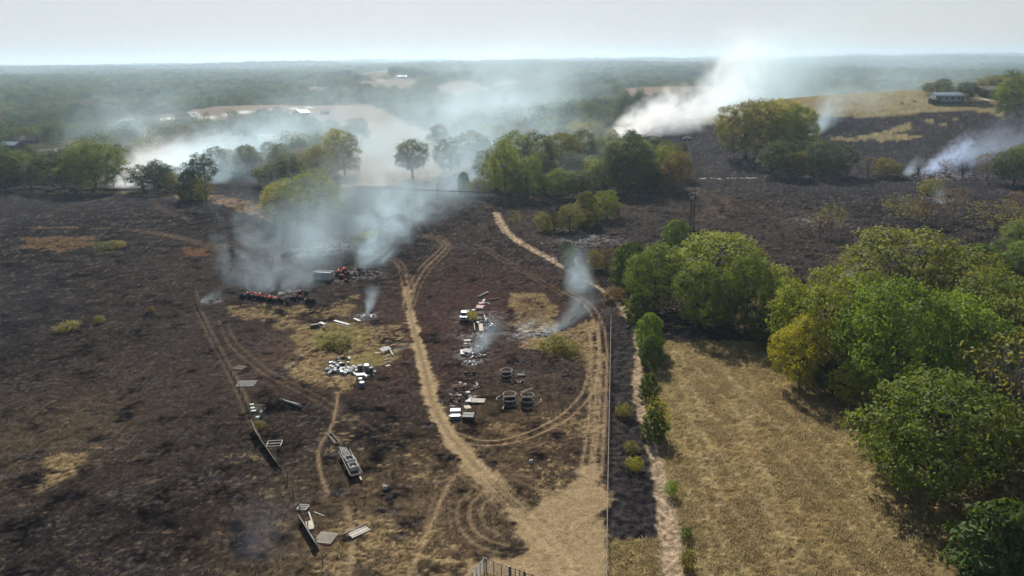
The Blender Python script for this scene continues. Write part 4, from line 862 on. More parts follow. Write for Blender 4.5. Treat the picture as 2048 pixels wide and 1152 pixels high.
# ------------------------------------------------------------------ haze and smoke
def principled_volume(name):
    m = bpy.data.materials.new(name); m.use_nodes = True; nt = m.node_tree; nt.nodes.remove(nt.nodes['Principled BSDF'])
    v = nt.nodes.new('ShaderNodeVolumePrincipled'); nt.links.new(v.outputs[0], nt.nodes['Material Output'].inputs['Volume']); v.inputs['Density Attribute'].default_value = ''
    return m, nt, v
hm, hnt, hv = principled_volume('haze_air'); hv.inputs['Density'].default_value = 1.05e-4; hv.inputs['Color'].default_value = (.66, .85, 1, 1); hv.inputs['Anisotropy'].default_value = .45
n_smoke = [0]
def smoke(px, top, dy, r0, r1, dens, label, color=(.74, .91, 1), bend=(0, 0, 0), scale=.12, aspect=(1, 1), contrast=2.6, thr=.12, fade=.8, g=.6, name='smoke', start=.03, step=.6, lift=.3, absorb=None):
    """a plume from the ground under px to the sight line of pixel `top`, dy metres farther away; radii in metres"""
    i = n_smoke[0]; n_smoke[0] += 1
    B = g1(*px); D_ = rays([top])[0]; tt = (B.y+dy)/D_[1]; E = Vector((D_[0]*tt, B.y+dy, CAM_H+D_[2]*tt))
    ax = E-B; L = ax.length; q = ax.to_track_quat('Z', 'Y')
    bv = q.inverted() @ Vector(bend)                       # sideways bow of the plume in its own frame
    K, S = 12, 14; v = []
    for k in range(K+1):
        t = k/K; rr = (r0+(r1-r0)*t**.8)*1.12+.3; zz = -.02*L+1.04*L*t; bw = 4*t*(1-t)
        for s_ in range(S): a = 6.28318*s_/S; v.append((bv.x*bw+math.cos(a)*rr*aspect[0], bv.y*bw+math.sin(a)*rr*aspect[1], zz))
    f = [(k*S+s_, k*S+(s_+1) % S, (k+1)*S+(s_+1) % S, (k+1)*S+s_) for k in range(K) for s_ in range(S)]+[tuple(range(S))[::-1], tuple(K*S+s_ for s_ in range(S))]
    m, nt, pv = principled_volume('smoke_body'); M = lambda *a: math_node(nt, *a)
    pv.inputs['Color'].default_value = (*color, 1); pv.inputs['Anisotropy'].default_value = g
    tc = nt.nodes.new('ShaderNodeTexCoord'); 
    n1 = nt.nodes.new('ShaderNodeTexNoise'); mp = nt.nodes.new('ShaderNodeMapping'); mp.inputs['Location'].default_value = (i*13.7, i*-7.1, i*3.3); mp.inputs['Scale'].default_value = (1, 1, .62)
    nt.links.new(tc.outputs['Object'], mp.inputs[0]); nt.links.new(mp.outputs[0], n1.inputs['Vector']); n1.inputs['Scale'].default_value = scale; n1.inputs['Detail'].default_value = 6; n1.inputs['Roughness'].default_value = .66; n1.inputs['Distortion'].default_value = 1.3
    sp = nt.nodes.new('ShaderNodeSeparateXYZ'); nt.links.new(tc.outputs['Object'], sp.inputs[0])
    t = M('DIVIDE', sp.outputs[2], L); tcl = M('MINIMUM', M('MAXIMUM', t, 0.0), 1.0)
    bw = M('MULTIPLY', M('MULTIPLY', t, M('SUBTRACT', 1.0, t)), 4.0)
    x = M('DIVIDE', M('SUBTRACT', sp.outputs[0], M('MULTIPLY', bw, bv.x)), aspect[0]); y = M('DIVIDE', M('SUBTRACT', sp.outputs[1], M('MULTIPLY', bw, bv.y)), aspect[1])
    rr = M('ADD', M('MULTIPLY', M('POWER', tcl, .8), r1-r0), r0)
    rad = M('DIVIDE', M('SQRT', M('ADD', M('MULTIPLY', x, x), M('MULTIPLY', y, y))), rr)
    core = M('SUBTRACT', 1.0, M('MULTIPLY', rad, rad))
    body = M('SUBTRACT', M('ADD', M('MULTIPLY', core, .85), M('MULTIPLY', M('SUBTRACT', n1.outputs[0], .5), contrast)), thr)
    body = M('MULTIPLY', M('MAXIMUM', body, 0.0), M('MAXIMUM', core, 0.0))
    along = M('MULTIPLY', M('POWER', M('SUBTRACT', 1.0, tcl), fade), M('MINIMUM', M('DIVIDE', M('ADD', tcl, .004), start), 1.0))
    # the same smoke thins as the plume widens
    thin = M('DIVIDE', r0+.35*(r1-r0), M('ADD', rr, .35*(r1-r0)))
    nt.links.new(M('MULTIPLY', M('MULTIPLY', body, along), M('MULTIPLY', thin, dens)), pv.inputs['Density'])
    m.cycles.volume_step_rate = step
    me = bpy.data.meshes.new('smoke'); me.from_pydata(v, [], f); me.materials.append(m); me.update()
    o = link(name, me); o.location = B+Vector((0, 0, lift)); o.rotation_mode = 'QUATERNION'; o.rotation_quaternion = q
    prop(o, label, 'smoke', None, 'stuff'); return o
smoke((540, 590), (590, 400), 40, 7, 24, 0.0840, 'grey-blue smoke billowing up from the row of burning bales', bend=(-5, 0, 0), scale=.11, aspect=(1.2, .8), contrast=5.5, thr=.3)
smoke((600, 585), (720, 330), 130, 5, 34, 0.0363, 'thin smoke spreading from the burning bales over the green tree', scale=.07, contrast=4.2, thr=.2)
smoke((630, 525), (600, 395), 50, 8, 18, 0.0288, 'bluish smoke hanging behind the white open bin', scale=.12, contrast=3.2)
smoke((735, 545), (880, 385), 120, 6, 26, 0.0880, 'white smoke drifting right from the second burn pile', bend=(-5, 0, 3), scale=.10, contrast=5.5, thr=.3)
smoke((760, 430), (960, 280), 150, 22, 60, 0.0121, 'broad veil of smoke over the burnt debris at the crest', scale=.045, aspect=(1.5, .7), contrast=4.2, thr=.2)
smoke((900, 400), (1010, 240), 160, 16, 50, 0.0220, 'thin smoke strand between the lone cedar and the middle woods', scale=.05, contrast=4.2, thr=.2)
smoke((735, 630), (748, 575), 14, .6, 3.2, .5, 'small column of smoke over the grey ash heap', scale=.5)
smoke((950, 708), (1000, 655), 16, 1.6, 5, .28, 'smoke wisp curling off the ash by the junk row', scale=.35)
smoke((1090, 670), (1165, 575), 26, 1.8, 6, .26, 'lower stretch of the smoke column by the unburnt grass', bend=(3, 0, -2), scale=.28)
smoke((1160, 590), (1150, 500), 28, 5.5, 5, .10, 'upper stretch of the smoke column crossing the stony trail', scale=.22, fade=.7)
smoke((1040, 668), (1090, 650), 10, 2.5, 4, .10, 'low pale smoke licking along the ash line', scale=.4)
smoke((255, 378), (400, 310), 90, 9, 36, 0.1980, 'dense white smoke behind the crest trees on the left', scale=.08, aspect=(1.6, .7), color=(.97, .99, 1), contrast=3.2)
smoke((345, 376), (520, 300), 120, 12, 45, 0.0780, 'white smoke streaming through the trees by the timber pylon', scale=.07, aspect=(1.3, .7), contrast=4)
smoke((330, 372), (640, 255), 230, 20, 60, 0.0345, 'long white smoke bank drifting through the thicket by the pylon', scale=.04, aspect=(1.4, .7), contrast=4.2, thr=.2)
smoke((200, 350), (330, 190), 330, 24, 70, 0.0096, 'thin smoke rising over the far left woods', scale=.03, aspect=(1.4, .7), contrast=4.2, thr=.2)
smoke((520, 372), (760, 190), 300, 30, 85, 0.0092, 'thin smoke rising over the woods behind the pylon', scale=.03, aspect=(1.3, .7), contrast=4.2, thr=.2)
smoke((760, 360), (960, 180), 320, 34, 85, 0.0111, 'smoke veil across the tan sloping field', scale=.03, aspect=(1.3, .7), contrast=4.2, thr=.2)
smoke((960, 330), (1080, 140), 450, 44, 110, 0.0103, 'faint smoke column above the middle woods', scale=.025, aspect=(1.2, .7), contrast=4.2, thr=.2)
smoke((1120, 390), (1130, 250), 160, 22, 50, 0.0166, 'bluish smoke hanging over the middle woods and the bare tree', scale=.05, contrast=4.2, thr=.2, aspect=(1.3, .8))
smoke((1215, 300), (1400, 215), 110, 9, 34, 0.1800, 'bright dense white smoke pouring over the hill behind the tall tree', scale=.07, aspect=(1.25, .7), color=(.97, .99, 1), fade=.5, bend=(0, 0, 6), contrast=5.5, thr=.25, g=.4)
smoke((1330, 275), (1490, 90), 240, 16, 46, 0.0490, 'tall white smoke column climbing above the horizon', scale=.05, color=(.96, .99, 1), fade=.45, bend=(16, 0, -12), contrast=4.5, thr=.2, g=.45)
smoke((1420, 240), (1660, 120), 340, 28, 90, 0.0180, 'wide pale smoke drifting over the fields behind the hillside trees', scale=.03)
smoke((1700, 235), (1900, 120), 380, 26, 80, .006, 'thin smoke veil trailing over the hilltop barn', scale=.035, contrast=4, thr=.2, aspect=(1.4, .7))
smoke((1625, 275), (1680, 190), 60, 3, 18, .10, 'pale smoke rising right of the hillside trees', scale=.12)
smoke((1848, 350), (1950, 285), 50, 4.5, 11, .22, 'blue smoke puff beside the charred saplings', color=(.68, .80, 1), scale=.2, fade=.7, contrast=5, thr=.25)
smoke((1880, 345), (2080, 265), 70, 8, 26, .06, 'long blue smoke drifting to the right edge', color=(.68, .80, 1), scale=.1, contrast=4, thr=.2)
smoke((1812, 352), (1840, 322), 20, 3, 6, .12, 'small pale smoke left of the blue smoke puff', scale=.2)
smoke((1692, 560), (1725, 500), 14, 2, 6, .14, 'blue wisp of smoke rising out of the green wood', color=(.72, .82, 1), scale=.3)
smoke((1885, 410), (1875, 375), 16, 1.5, 6, .12, 'tiny smoke wisp in the burnt meadow at the right', scale=.3)
smoke((402, 607), (450, 590), 10, .7, 3, .35, 'tiny smoke wisp creeping from the leaning board', scale=.5)
smoke((785, 706), (830, 700), 5, .5, 2.2, .35, 'thin white smoke trailing off the broken white panel', scale=.6)
smoke((520, 1130), (545, 1040), 12, 4, 7, .055, 'blue-grey smoke haze low over the burnt ground at the bottom', color=(.7, .8, 1), scale=.2, fade=.6)
smoke((30, 700), (120, 640), 40, 14, 24, .002, 'very thin smoke over the left burnt field', color=(.75, .82, 1), scale=.06, fade=.6)
bpy.context.view_layer.update()
zmin = float(Z.min())-1; ztop = max(float((o.matrix_world @ Vector(c)).z) for o in COL.objects if o.type == 'MESH' for c in o.bound_box)+6
print('HAZE', zmin, ztop)
bx = 12500.0
mb = MB(); mb.box((0, (14600-300)/2, (zmin+ztop)/2), (2*bx, 14600+300, ztop-zmin)); prop(mb.build('haze', hm), 'pale autumn haze lying over the whole valley', 'haze', None, 'stuff')
# ------------------------------------------------------------------ built things
WHITE = plain('white_paint', (.56, .56, .54), .65, noise=.55, nscale=3); DULLWHITE = plain('weathered_white', (.44, .43, .40), .75, noise=.45, nscale=2)
GREYM = plain('grey_metal', (.30, .31, .32), .45, .6, noise=.3); GALV = plain('galvanised_pipe', (.25, .25, .24), .6, .3, noise=.2); DARKM = plain('sooty_metal', (.05, .05, .052), .6, .4, noise=.5)
RUST = plain('rusty_metal', (.17, .085, .05), .85, .2, noise=.5); REDM = plain('faded_red_paint', (.42, .17, .13), .7, noise=.4, nscale=2); PINK = plain('sun_bleached_red', (.60, .36, .32), .7, noise=.25)
WOOD = plain('weathered_board', (.34, .29, .23), .9, noise=.4, nscale=4); PALEWOOD = plain('pale_board', (.56, .50, .40), .9, noise=.3, nscale=4); DKWOOD = plain('dark_timber', (.09, .07, .055), .9, noise=.4, nscale=4)
CHAR = plain('charred', (.022, .018, .018), .95, noise=.5, nscale=3); ASH = plain('ash', (.48, .47, .46), 1, noise=.45, nscale=4); RUBBER = plain('rubber', (.02, .02, .02), .8)
GLASSD = plain('dark_glass', (.02, .025, .03), .12); SILVER = plain('silver_paint', (.33, .34, .36), .45, .3, noise=.2); DARKPAINT = plain('dark_car_paint', (.03, .033, .045), .25); BLUE = plain('blue_drum', (.05, .10, .24), .5, noise=.3)
BRICK = plain('brown_siding', (.16, .10, .08), .9, noise=.25, nscale=2); ROOFB = plain('brown_shingle', (.17, .14, .12), .9, noise=.35, nscale=3); ROOFW = plain('white_metal_roof', (.80, .81, .82), .35, .2, noise=.1); ROOFBLUE = plain('blue_grey_metal', (.24, .28, .33), .4, .3, noise=.15)
EMBER = plain('glowing_ember', (.25, .045, .03), .9, emit=(1, .12, .08), es=.2, noise=.7, nscale=5); FLAME = plain('flame', (.6, .12, .03), .9, emit=(1, .28, .17), es=.6)
WIRE = plain('wire', (.10, .10, .10), .6, .5); LENS = plain('headlamp_glass', (.7, .72, .75), .15)
def thing(name, label, cat, px=None, rz=0, group=None, loc=None, dz=.04):
    e = bpy.data.objects.new(name, None); COL.objects.link(e); e.empty_display_size = .4
    e.location = loc if loc is not None else g1(*px)+Vector((0, 0, dz)); e.rotation_euler = (0, 0, rz); return prop(e, label, cat, group)
def span(a, b):
    """two pixels on the ground -> middle, length, heading"""
    p, q = g1(*a), g1(*b); v = q-p; return (p+q)/2, v.xy.length, math.atan2(v.y, v.x)
def single(name, mb, mat, label, cat, loc, rz=0, group=None, smooth=False):
    o = mb.build(name, mat, None, loc, smooth); o.rotation_euler = (0, 0, rz); return prop(o, label, cat, group)
# ---- burning round bales
def bale(px, r, label, fire=1, group='burning bales in the two smoking rows', tip=0):
    k = n_smoke[0]; n_smoke[0] += 1; g = np.random.default_rng(500+k)
    e = thing('round_bale', label, 'hay bale', px, g.random()*3, group, dz=0)
    mb = MB(); mb.lump((0, 0, r*.72), (r*1.05, r*.9, r*.85), k, 12, 8, .16); mb.lump((r*.5, -r*.4, r*.25), (r*.5, r*.5, r*.35), k+1, 8, 5, .25); mb.lump((-r*.6, r*.2, r*.2), (r*.5, r*.5, r*.3), k+2, 8, 5, .25); mb.build('charred_core', CHAR, e)
    if fire:
        mb = MB()
        for q in range(4+2*fire): a = g.random()*6.3; d = r*.75*g.random()**.5; mb.lump((math.cos(a)*d, math.sin(a)*d, r*(1.5-.45*(d/r)**2)), (r*(.14+.16*g.random()), r*(.14+.16*g.random()), r*.09), q, 7, 4, .3)
        mb.build('ember_bed', EMBER, e)
        for q in range(fire-(k % 3 == 0)):
            mb = MB(); a = g.random()*6.3; d = r*.45*g.random(); h = r*(.3+.4*g.random()); b = np.array([math.cos(a)*d, math.sin(a)*d, r*1.45])
            mb.tube([b, b+(.04, .06, h*.45), b+(-.03, .1, h)], [r*.2, r*.15, .015], 6); mb.build('flame', FLAME, e)
    if k % 2 == 0:
        mb = MB()
        for q in range(5): a = g.random()*6.3; d = r*.7; mb.lump((math.cos(a)*d, math.sin(a)*d, r*1.33), (r*.22, r*.2, r*.09), q+9, 7, 4, .3)
        mb.build('ash_crust', ASH, e)
    return e
bl = 'charred hay bale glowing red on top in the front row of the burning bales'
for i, (x, y, f) in enumerate([(499, 595.5, 2), (509, 597.5, 1), (519, 599.5, 2), (529, 601.5, 1), (540, 604, 2), (552, 605.5, 2), (559, 607, 1)]): bale((x, y), .95, ['second', 'third', 'fourth', 'fifth', 'sixth', 'seventh', 'last'][i]+' hay bale from the left end of the front burning row, red on top', f)
bale((486, 597), .9, 'black burnt-out hay bale at the left end of the burning row, capped with white ash', 0)
bale((574, 607), .55, 'small black clump of a collapsed hay bale right of the front burning row', 0)
bale((588, 601), .95, 'hay bale with the brightest orange flame, first of the right-hand burning cluster', 2)
bale((602, 601), .8, 'low dull-red hay bale between the orange-flamed bale and the two dark ones', 1)
bale((616, 606), .85, 'dark upright burnt hay bale, left of the two at the right end', 0)
bale((626, 607), .85, 'dark upright burnt hay bale, last one at the right end', 0)
bale((600, 588), .6, 'pinkish glowing hay bale behind the right-hand burning cluster', 2)
bale((612, 590), .6, 'ash-white collapsed hay bale behind the two dark upright ones', 0)
bale((678, 551), 1.0, 'burning hay bale with red embers nearest to the white open bin', 2)
bale((688, 547), 1.0, 'burning hay bale second from the white open bin', 2)
bale((683, 557), .8, 'charred low hay bale in front of the two red ones beside the white bin', 1)
bale((694, 551), .8, 'crumbling half-burnt hay bale at the left of the grey ash ridge', 1)
bale((692, 564), .5, 'lone glowing clump of hay lying in front of the grey ash ridge', 2)
bale((718, 543), .7, 'small glowing hay remnant on the grey ash ridge', 1)
def rubble(px, rx, ry, n, mats, label, name='ash_heap', hmax=.35, cat='ash heap', lim=.5):
    g = np.random.default_rng(int(px[0]*3+px[1])); e = thing(name, label, cat, px, 0, dz=0)
    for mi, m in enumerate(mats):
        mb = MB()
        for q in range(n//len(mats)):
            a = g.random()*6.3; d = g.random()**.6; x, y = math.cos(a)*d*rx, math.sin(a)*d*ry; h = hmax*(1-d*.7)
            if g.random() < .5: mb.lump((x, y, h*.3), (.12+lim*g.random()*.5, .12+lim*g.random()*.5, .06+h*.5), q, 7, 4, .35)
            else: mb.box((x, y, h*.5+.06), (.15+lim*g.random()*1.6, .06+.12*g.random(), .05+.08*g.random()), g.random()*3, (g.normal()*.25, g.normal()*.25))
        prop(mb.build(['ash', 'charred_scrap', 'debris', 'rusty_scrap'][mi], m, e), kind='stuff')
    return e
rubble((728, 548), 4.6, 3.4, 150, [ASH, CHAR, RUST], 'grey ridge of ash and charred debris right of the second burning bales', hmax=.9)
for k_, b_ in enumerate([(x_, y_) for x_, y_ in [(492, 596), (515, 599), (536, 603), (556, 607), (594, 602), (610, 604)]]): rubble(b_, 1.4, 1.0, 22, [CHAR, ASH], 'crumbled char and ash fallen between the burning bales', 'char_litter', .35, 'char', .4)['group'] = 'char litter between the burning bales'
rubble((735, 633), 1.9, 1.5, 60, [ASH, GREYM], 'grey smoking ash heap beside the white plank', hmax=.5, lim=.3)
rubble((948, 708), 2.6, 2.2, 80, [ASH, CHAR, GREYM], 'smoking ash and scrap heap in the middle of the junk row', hmax=.5)
rubble((942, 726), 2.0, 1.2, 44, [ASH, GREYM], 'pale ash scatter just below the smoking heap in the junk row', hmax=.3, lim=.4)
rubble((1064, 671), 4.5, 1.2, 60, [ASH, ASH], 'long white ash line where the unburnt grass smokes', hmax=.3, lim=.7)
rubble((965, 640), 3.0, 3.0, 56, [ASH, CHAR, GREYM], 'grey burnt scraps right of the green bush in the junk row', hmax=.25, lim=.45)
rubble((958, 672), 2.2, 2.0, 50, [PALEWOOD, ASH, RUST], 'tan debris litter around the upright boards in the junk row', hmax=.25, lim=.5)
rubble((945, 752), 2.0, 1.6, 34, [CHAR, RUST], 'dark burnt scrap under the rusty frame in the junk row', hmax=.3, lim=.5)
rubble((912, 806), 2.8, 1.6, 54, [RUST, WOOD, CHAR], 'rusty tangled scrap heap above the dark twin boxes', hmax=.5, lim=.7)
for (x, y, rx, ry, n, ms, lab, lim) in [(938, 690, 1.6, 1.2, 40, [PALEWOOD, ASH, RUST], 'tan scraps around the white planks left of the smoking heap', .35), (955, 697, 1.4, 1.4, 40, [ASH, CHAR, GREYM], 'grey burnt scraps at the upper side of the smoking heap', .35), (960, 628, 2.4, 1.2, 44, [REDM, ASH, CHAR], 'red and white scraps below the salmon-red sheet', .35), (972, 652, 2.6, 2.4, 54, [ASH, CHAR, GREYM], 'pale ash litter right of the tan door-like board', .4), (934, 757, 1.8, 1.2, 40, [CHAR, RUST], 'black and rusty scraps between the two rusty frames', .5), (920, 788, 1.9, 1.0, 44, [RUST, CHAR, WOOD], 'rusty litter between the red implement and the tangled heap', .5), (944, 795, 1.4, .9, 30, [ASH, WOOD], 'grey litter behind the ridged sheet', .35), (1040, 766, 1.6, 1.2, 30, [WOOD, CHAR], 'dry stalk litter below the collapsed frame', .35), (700, 740, 4.6, 1.6, 90, [DULLWHITE, GREYM, CHAR], 'small white and grey litter filling the junk heap', .35), (735, 752, 1.8, 1.2, 40, [DULLWHITE, CHAR], 'small black and white litter around the three drums', .3)]: rubble((x, y), rx, ry, n, ms, lab, 'scrap_litter', .3, 'scrap litter', lim)
rubble((618, 502), 8, 4, 110, [ASH, CHAR, RUST], 'burnt scattered debris on the rise behind the burning bales', hmax=.35, lim=.8)
rubble((668, 494), 7, 3, 90, [ASH, CHAR], 'pale debris litter left of the green bush on the smoking rise', hmax=.3, lim=.7)
rubble((1160, 486), 13, 6, 90, [ASH, CHAR], 'grey litter of burnt twigs under the bare scorched tree', hmax=.2, lim=.9, cat='debris')
rubble((1450, 357), 22, 1.5, 40, [PALEWOOD, ASH], 'line of pale fallen logs along the burnt fence at the hill foot', name='log_line', hmax=.3, lim=2.2, cat='logs')
rubble((1900, 352), 26, 3, 70, [ASH, CHAR], 'white ash and charred brush along the fence under the blue smoke', hmax=.3, lim=1.2)
# ---- white open bin
e = thing('open_bin', 'white open-topped steel bin standing between the two burning bale rows', 'bin', (647, 559), R(-14))
mb = MB(); Lb, Wb, Hb = 5.0, 2.3, 2.1
for sx in (-1, 1): mb.box((sx*(Lb/2-.05), 0, Hb/2+.12), (.1, Wb, Hb), 0, (0, sx*.10 if sx < 0 else 0))
for sy in (-1, 1): mb.box((0, sy*(Wb/2-.05), Hb/2+.12), (Lb-.22, .1, Hb))
mb.box((0, 0, .18), (Lb-.3, Wb-.2, .1)); mb.build('body', WHITE, e)
mb = MB(); mb.box((0, 0, Hb-.12), (Lb-.3, Wb-.22, .06)); mb.build('cover', DULLWHITE, e)
mb = MB(); mb.box((0, -Wb/2-.03, Hb+.16), (Lb+.2, .16, .12)); mb.box((0, Wb/2+.03, Hb+.16), (Lb+.2, .16, .12)); mb.box((Lb/2+.03, 0, Hb+.16), (.14, Wb-.12, .12)); mb.box((-Lb/2-.03, 0, Hb+.16), (.14, Wb-.12, .12)); mb.build('rim', WHITE, e)
for q in range(5): mb = MB(); mb.box((-Lb/2+.7+q*.9, -Wb/2-.06, Hb/2+.1), (.1, .11, Hb-.1)); mb.build('rib', DULLWHITE, e)
for sx in (-1, 1): mb = MB(); mb.box((sx*1.8, 0, .05), (.2, Wb-.3, .16)); mb.build('skid', DARKM, e)
# ---- loose flat things
def board(a, b, wid, mat, label, name='plank', th=.08, cat='plank', dz=.1, tilt=0, group=None):
    m, L, h = span(a, b); mb = MB(); mb.box((0, 0, 0), (L, wid, th), 0, (tilt, .015)); mb.box((L*.2, 0, -th*.5-.03), (.12, wid*.9, .05)); mb.box((-L*.25, 0, -th*.5-.03), (.12, wid*.9, .05))
    return single(name, mb, mat, label, cat, m+Vector((0, 0, dz+abs(tilt)*wid*.5)), h, group)
def log(a, b, r, mat, label, name='log', cat='log', group=None, taper=.8):
    m, L, h = span(a, b); mb = MB(); k = 5; x = np.linspace(-L/2, L/2, k); pts = np.stack([x, np.sin(x*1.3)*.06, np.full(k, r*.9)], 1); mb.tube(pts, np.linspace(r, r*taper, k), 8); return single(name, mb, mat, label, cat, m+Vector((0, 0, .05)), h, group, True)
board((669, 643), (698, 651), .75, WHITE, 'long white panel lying at the top of the unburnt junk yard', 'panel', cat='panel', dz=.25)
board((672, 648), (697, 655), .4, WOOD, 'dull wooden plank lying along the front of the long white panel', dz=.12)
board((708, 638), (720, 643), .6, WHITE, 'short white board at the left foot of the smoking ash heap', 'board', cat='board', dz=.15)
board((640, 646), (650, 650), .8, WHITE, 'small square white board near the dark box in the junk yard', 'board', cat='board', dz=.2)
board((730, 646), (753, 656), .25, DKWOOD, 'dark narrow beam below the smoking ash heap', 'beam', cat='beam')
board((733, 655), (756, 660), .35, DKWOOD, 'second dark beam lying below the narrow one', 'beam', cat='beam')
board((671, 676), (692, 674), .5, DKWOOD, 'dark beam with a grey end lying in the yellow grass of the yard', 'beam', cat='beam', dz=.2)
board((694, 678), (704, 676), .5, RUST, 'rusty metal scrap right of the dark beam in the yellow grass', 'scrap_metal', cat='scrap metal', dz=.2)
board((750, 707), (758, 706), .6, DULLWHITE, 'small pale board left of the broken white panel', 'board', cat='board')
board((762, 707), (780, 701), 1.2, WHITE, 'broken white panel tilted beside the thin trailing smoke', 'panel', cat='panel', dz=.5, tilt=.35)
board((779, 701), (786, 713), .3, DULLWHITE, 'pale plank leaning off the right end of the broken white panel', dz=.4)
for i, (a, b) in enumerate([((767, 716), (784, 708)), ((768, 721), (786, 717)), ((769, 726), (784, 724))]): board(a, b, .3, WOOD, 'weathered plank in the stack below the broken white panel', group='weathered planks below the broken white panel')
board((772, 733), (780, 731), .7, PALEWOOD, 'tan board at the lower end of the weathered planks', 'board', cat='board')
log((555, 800), (602, 815), .26, DULLWHITE, 'long pale pole lying in the burn next to the scorched bush', 'pole', 'pole')
log((955, 596), (976, 586), .24, PALEWOOD, 'pale log lying slanted at the top of the junk row')
log((979, 601), (999, 599), .24, WOOD, 'grey log lying level just right of the slanted pale log')
log((939, 782), (959, 776), .14, WOOD, 'grey branch-like pole below the rusty frame in the junk row', 'pole', 'pole')
board((958, 611), (969, 609), .8, PINK, 'upper pale-red sheet of metal at the top of the junk row', 'metal_sheet', cat='metal sheet', dz=.5, tilt=.2)
board((953, 618), (967, 619), 1.4, PINK, 'larger salmon-red sheet of metal above the green bush', 'metal_sheet', cat='metal sheet', dz=.5, tilt=.25)
board((953, 614), (970, 613), .5, REDM, 'dark red metal strip between the two pale-red sheets', 'metal_strip', cat='metal strip', dz=.25)
mb = MB(); aa = np.linspace(0, 3.0, 9); mb.tube(np.stack([np.cos(aa)*.9, np.sin(aa)*.6, np.full(9, .35)], 1), .13, 6); single('white_hoop', mb, WHITE, 'curved white piece right of the pale-red metal sheets', 'hoop', g1(973, 610), -.8)
board((966, 606), (969, 602), .5, WHITE, 'tiny white block above the pale-red sheets', 'block', th=.4, cat='block', dz=.3)
board((944, 624), (950, 623), .8, WHITE, 'white lid behind the green bush by the pickup', 'lid', cat='lid', dz=.5)
board((947, 639), (951, 638), .6, WHITE, 'small white can lying in front of the green bush', 'can', th=.4, cat='can', dz=.25)
board((968, 632), (972, 642), .25, DULLWHITE, 'thin pale board standing out of the grey burnt scraps', dz=.3)
board((961, 650), (963, 664), .9, PALEWOOD, 'tan door-like board lying upright in the junk row', 'board', cat='board', dz=.3)
board((948, 648), (950, 662), .15, PALEWOOD, 'thin pale stick left of the tan door-like board', 'stick', cat='stick', dz=.3)
board((955, 647), (957, 650), .5, WHITE, 'white jug above the tan door-like board', 'jug', th=.5, cat='jug', dz=.3)
board((928, 684), (942, 683), .7, WHITE, 'white plank left of the smoking heap, upper one', 'plank', dz=.35)
board((928, 689), (934, 688), .7, PALEWOOD, 'cream board right under the upper white plank', 'board', cat='board', dz=.2)
board((924, 702), (925, 711), .75, WHITE, 'upright white slab at the left end of the smoking heap', 'slab', cat='slab', dz=.3)
board((932, 708), (939, 702), 1.6, DULLWHITE, 'cream square sheet next to the upright white slab', 'sheet', cat='sheet', dz=.3, tilt=.15)
board((919, 768), (922, 766), .4, WHITE, 'upper white speck of plastic beside the red implement', 'plastic_piece', th=.25, cat='plastic piece', group=None)
board((928, 771), (931, 769), .45, WHITE, 'lower white speck of plastic beside the red implement', 'plastic_piece', th=.25, cat='plastic piece')
mb = MB(); aa = np.linspace(-.4, 1.9, 8); mb.tube(np.stack([np.cos(aa)*.95, np.sin(aa)*.95, np.full(8, .25)], 1), .14, 6); single('white_hoop', mb, WHITE, 'curved white pipe right of the black gap in the junk row', 'hoop', g1(945, 772), -.9)
board((932, 789), (940, 788), .6, WHITE, 'bright white block above the ridged pallet sheet', 'block', th=.35, cat='block', dz=.3)
board((916, 796), (923, 796), .45, DULLWHITE, 'small pale board on the rusty tangled scrap heap', 'board', cat='board', dz=.6)
# ridged pallet sheet with a white folded end
m_, L_, h_ = span((943, 803), (970, 804)); e = thing('ridged_sheet', 'tan ridged sheet with a white triangular end lying in the junk row', 'sheet', loc=m_+Vector((0, 0, .2)), rz=h_)
for q in range(7): mb = MB(); mb.box((0, -.75+q*.25, .04+.02*(q % 2)), (L_, .2, .07)); mb.build('slat', PALEWOOD, e)
mb = MB(); mb.add([(-L_/2-1.1, -.9, .05), (-L_/2-.05, -.9, .05), (-L_/2-.05, 1.0, .25), (-L_/2-1.1, -.9, .15), (-L_/2-.05, -.9, .15), (-L_/2-.05, 1.0, .35)], [(2, 1, 0), (3, 4, 5), (0, 1, 4, 3), (1, 2, 5, 4), (2, 0, 3, 5)]); mb.build('white_end', WHITE, e)
# dark twin boxes at the lower end of the row
def cabinet(px, rz, w_, d_, h_, mat, label, rows_, top=None):
    e = thing('steel_box', label, 'box', px, rz); mb = MB(); mb.box((0, 0, h_/2), (w_, d_, h_)); mb.build('body', mat, e)
    for q in range(rows_): mb = MB(); mb.box((0, -d_/2+d_*(q+.5)/rows_, h_+.04), (w_*.94, d_/rows_*.86, .07)); mb.build('panel', mat if q % 2 else SILVER if mat is not DARKM else DARKM, e)
    return e
cabinet((911, 829), 0, 1.7, 1.2, .8, SILVER, 'blue-grey steel box with a white edge, upper one of the stacked pair', 2)
cabinet((911, 838), .05, 1.6, 1.1, .6, plain('slate_paint', (.12, .15, .19), .5, noise=.3), 'slate-blue steel box with white corners, lower one of the stacked pair', 1)
board((901, 836), (905, 838), 1.0, WHITE, 'white flap at the left corner of the slate-blue box', 'flap', cat='flap', dz=.6)
board((917, 837), (920, 839), .7, WHITE, 'white flap at the right corner of the slate-blue box', 'flap', cat='flap', dz=.6)
cabinet((937, 838), -.08, 1.9, 2.0, .7, DARKM, 'black flat steel box with a pale seam beside the blue-grey boxes', 2)
board((929, 823), (941, 821), 1.3, PALEWOOD, 'cream cardboard-like square behind the black flat box', 'sheet', cat='sheet', dz=.75)
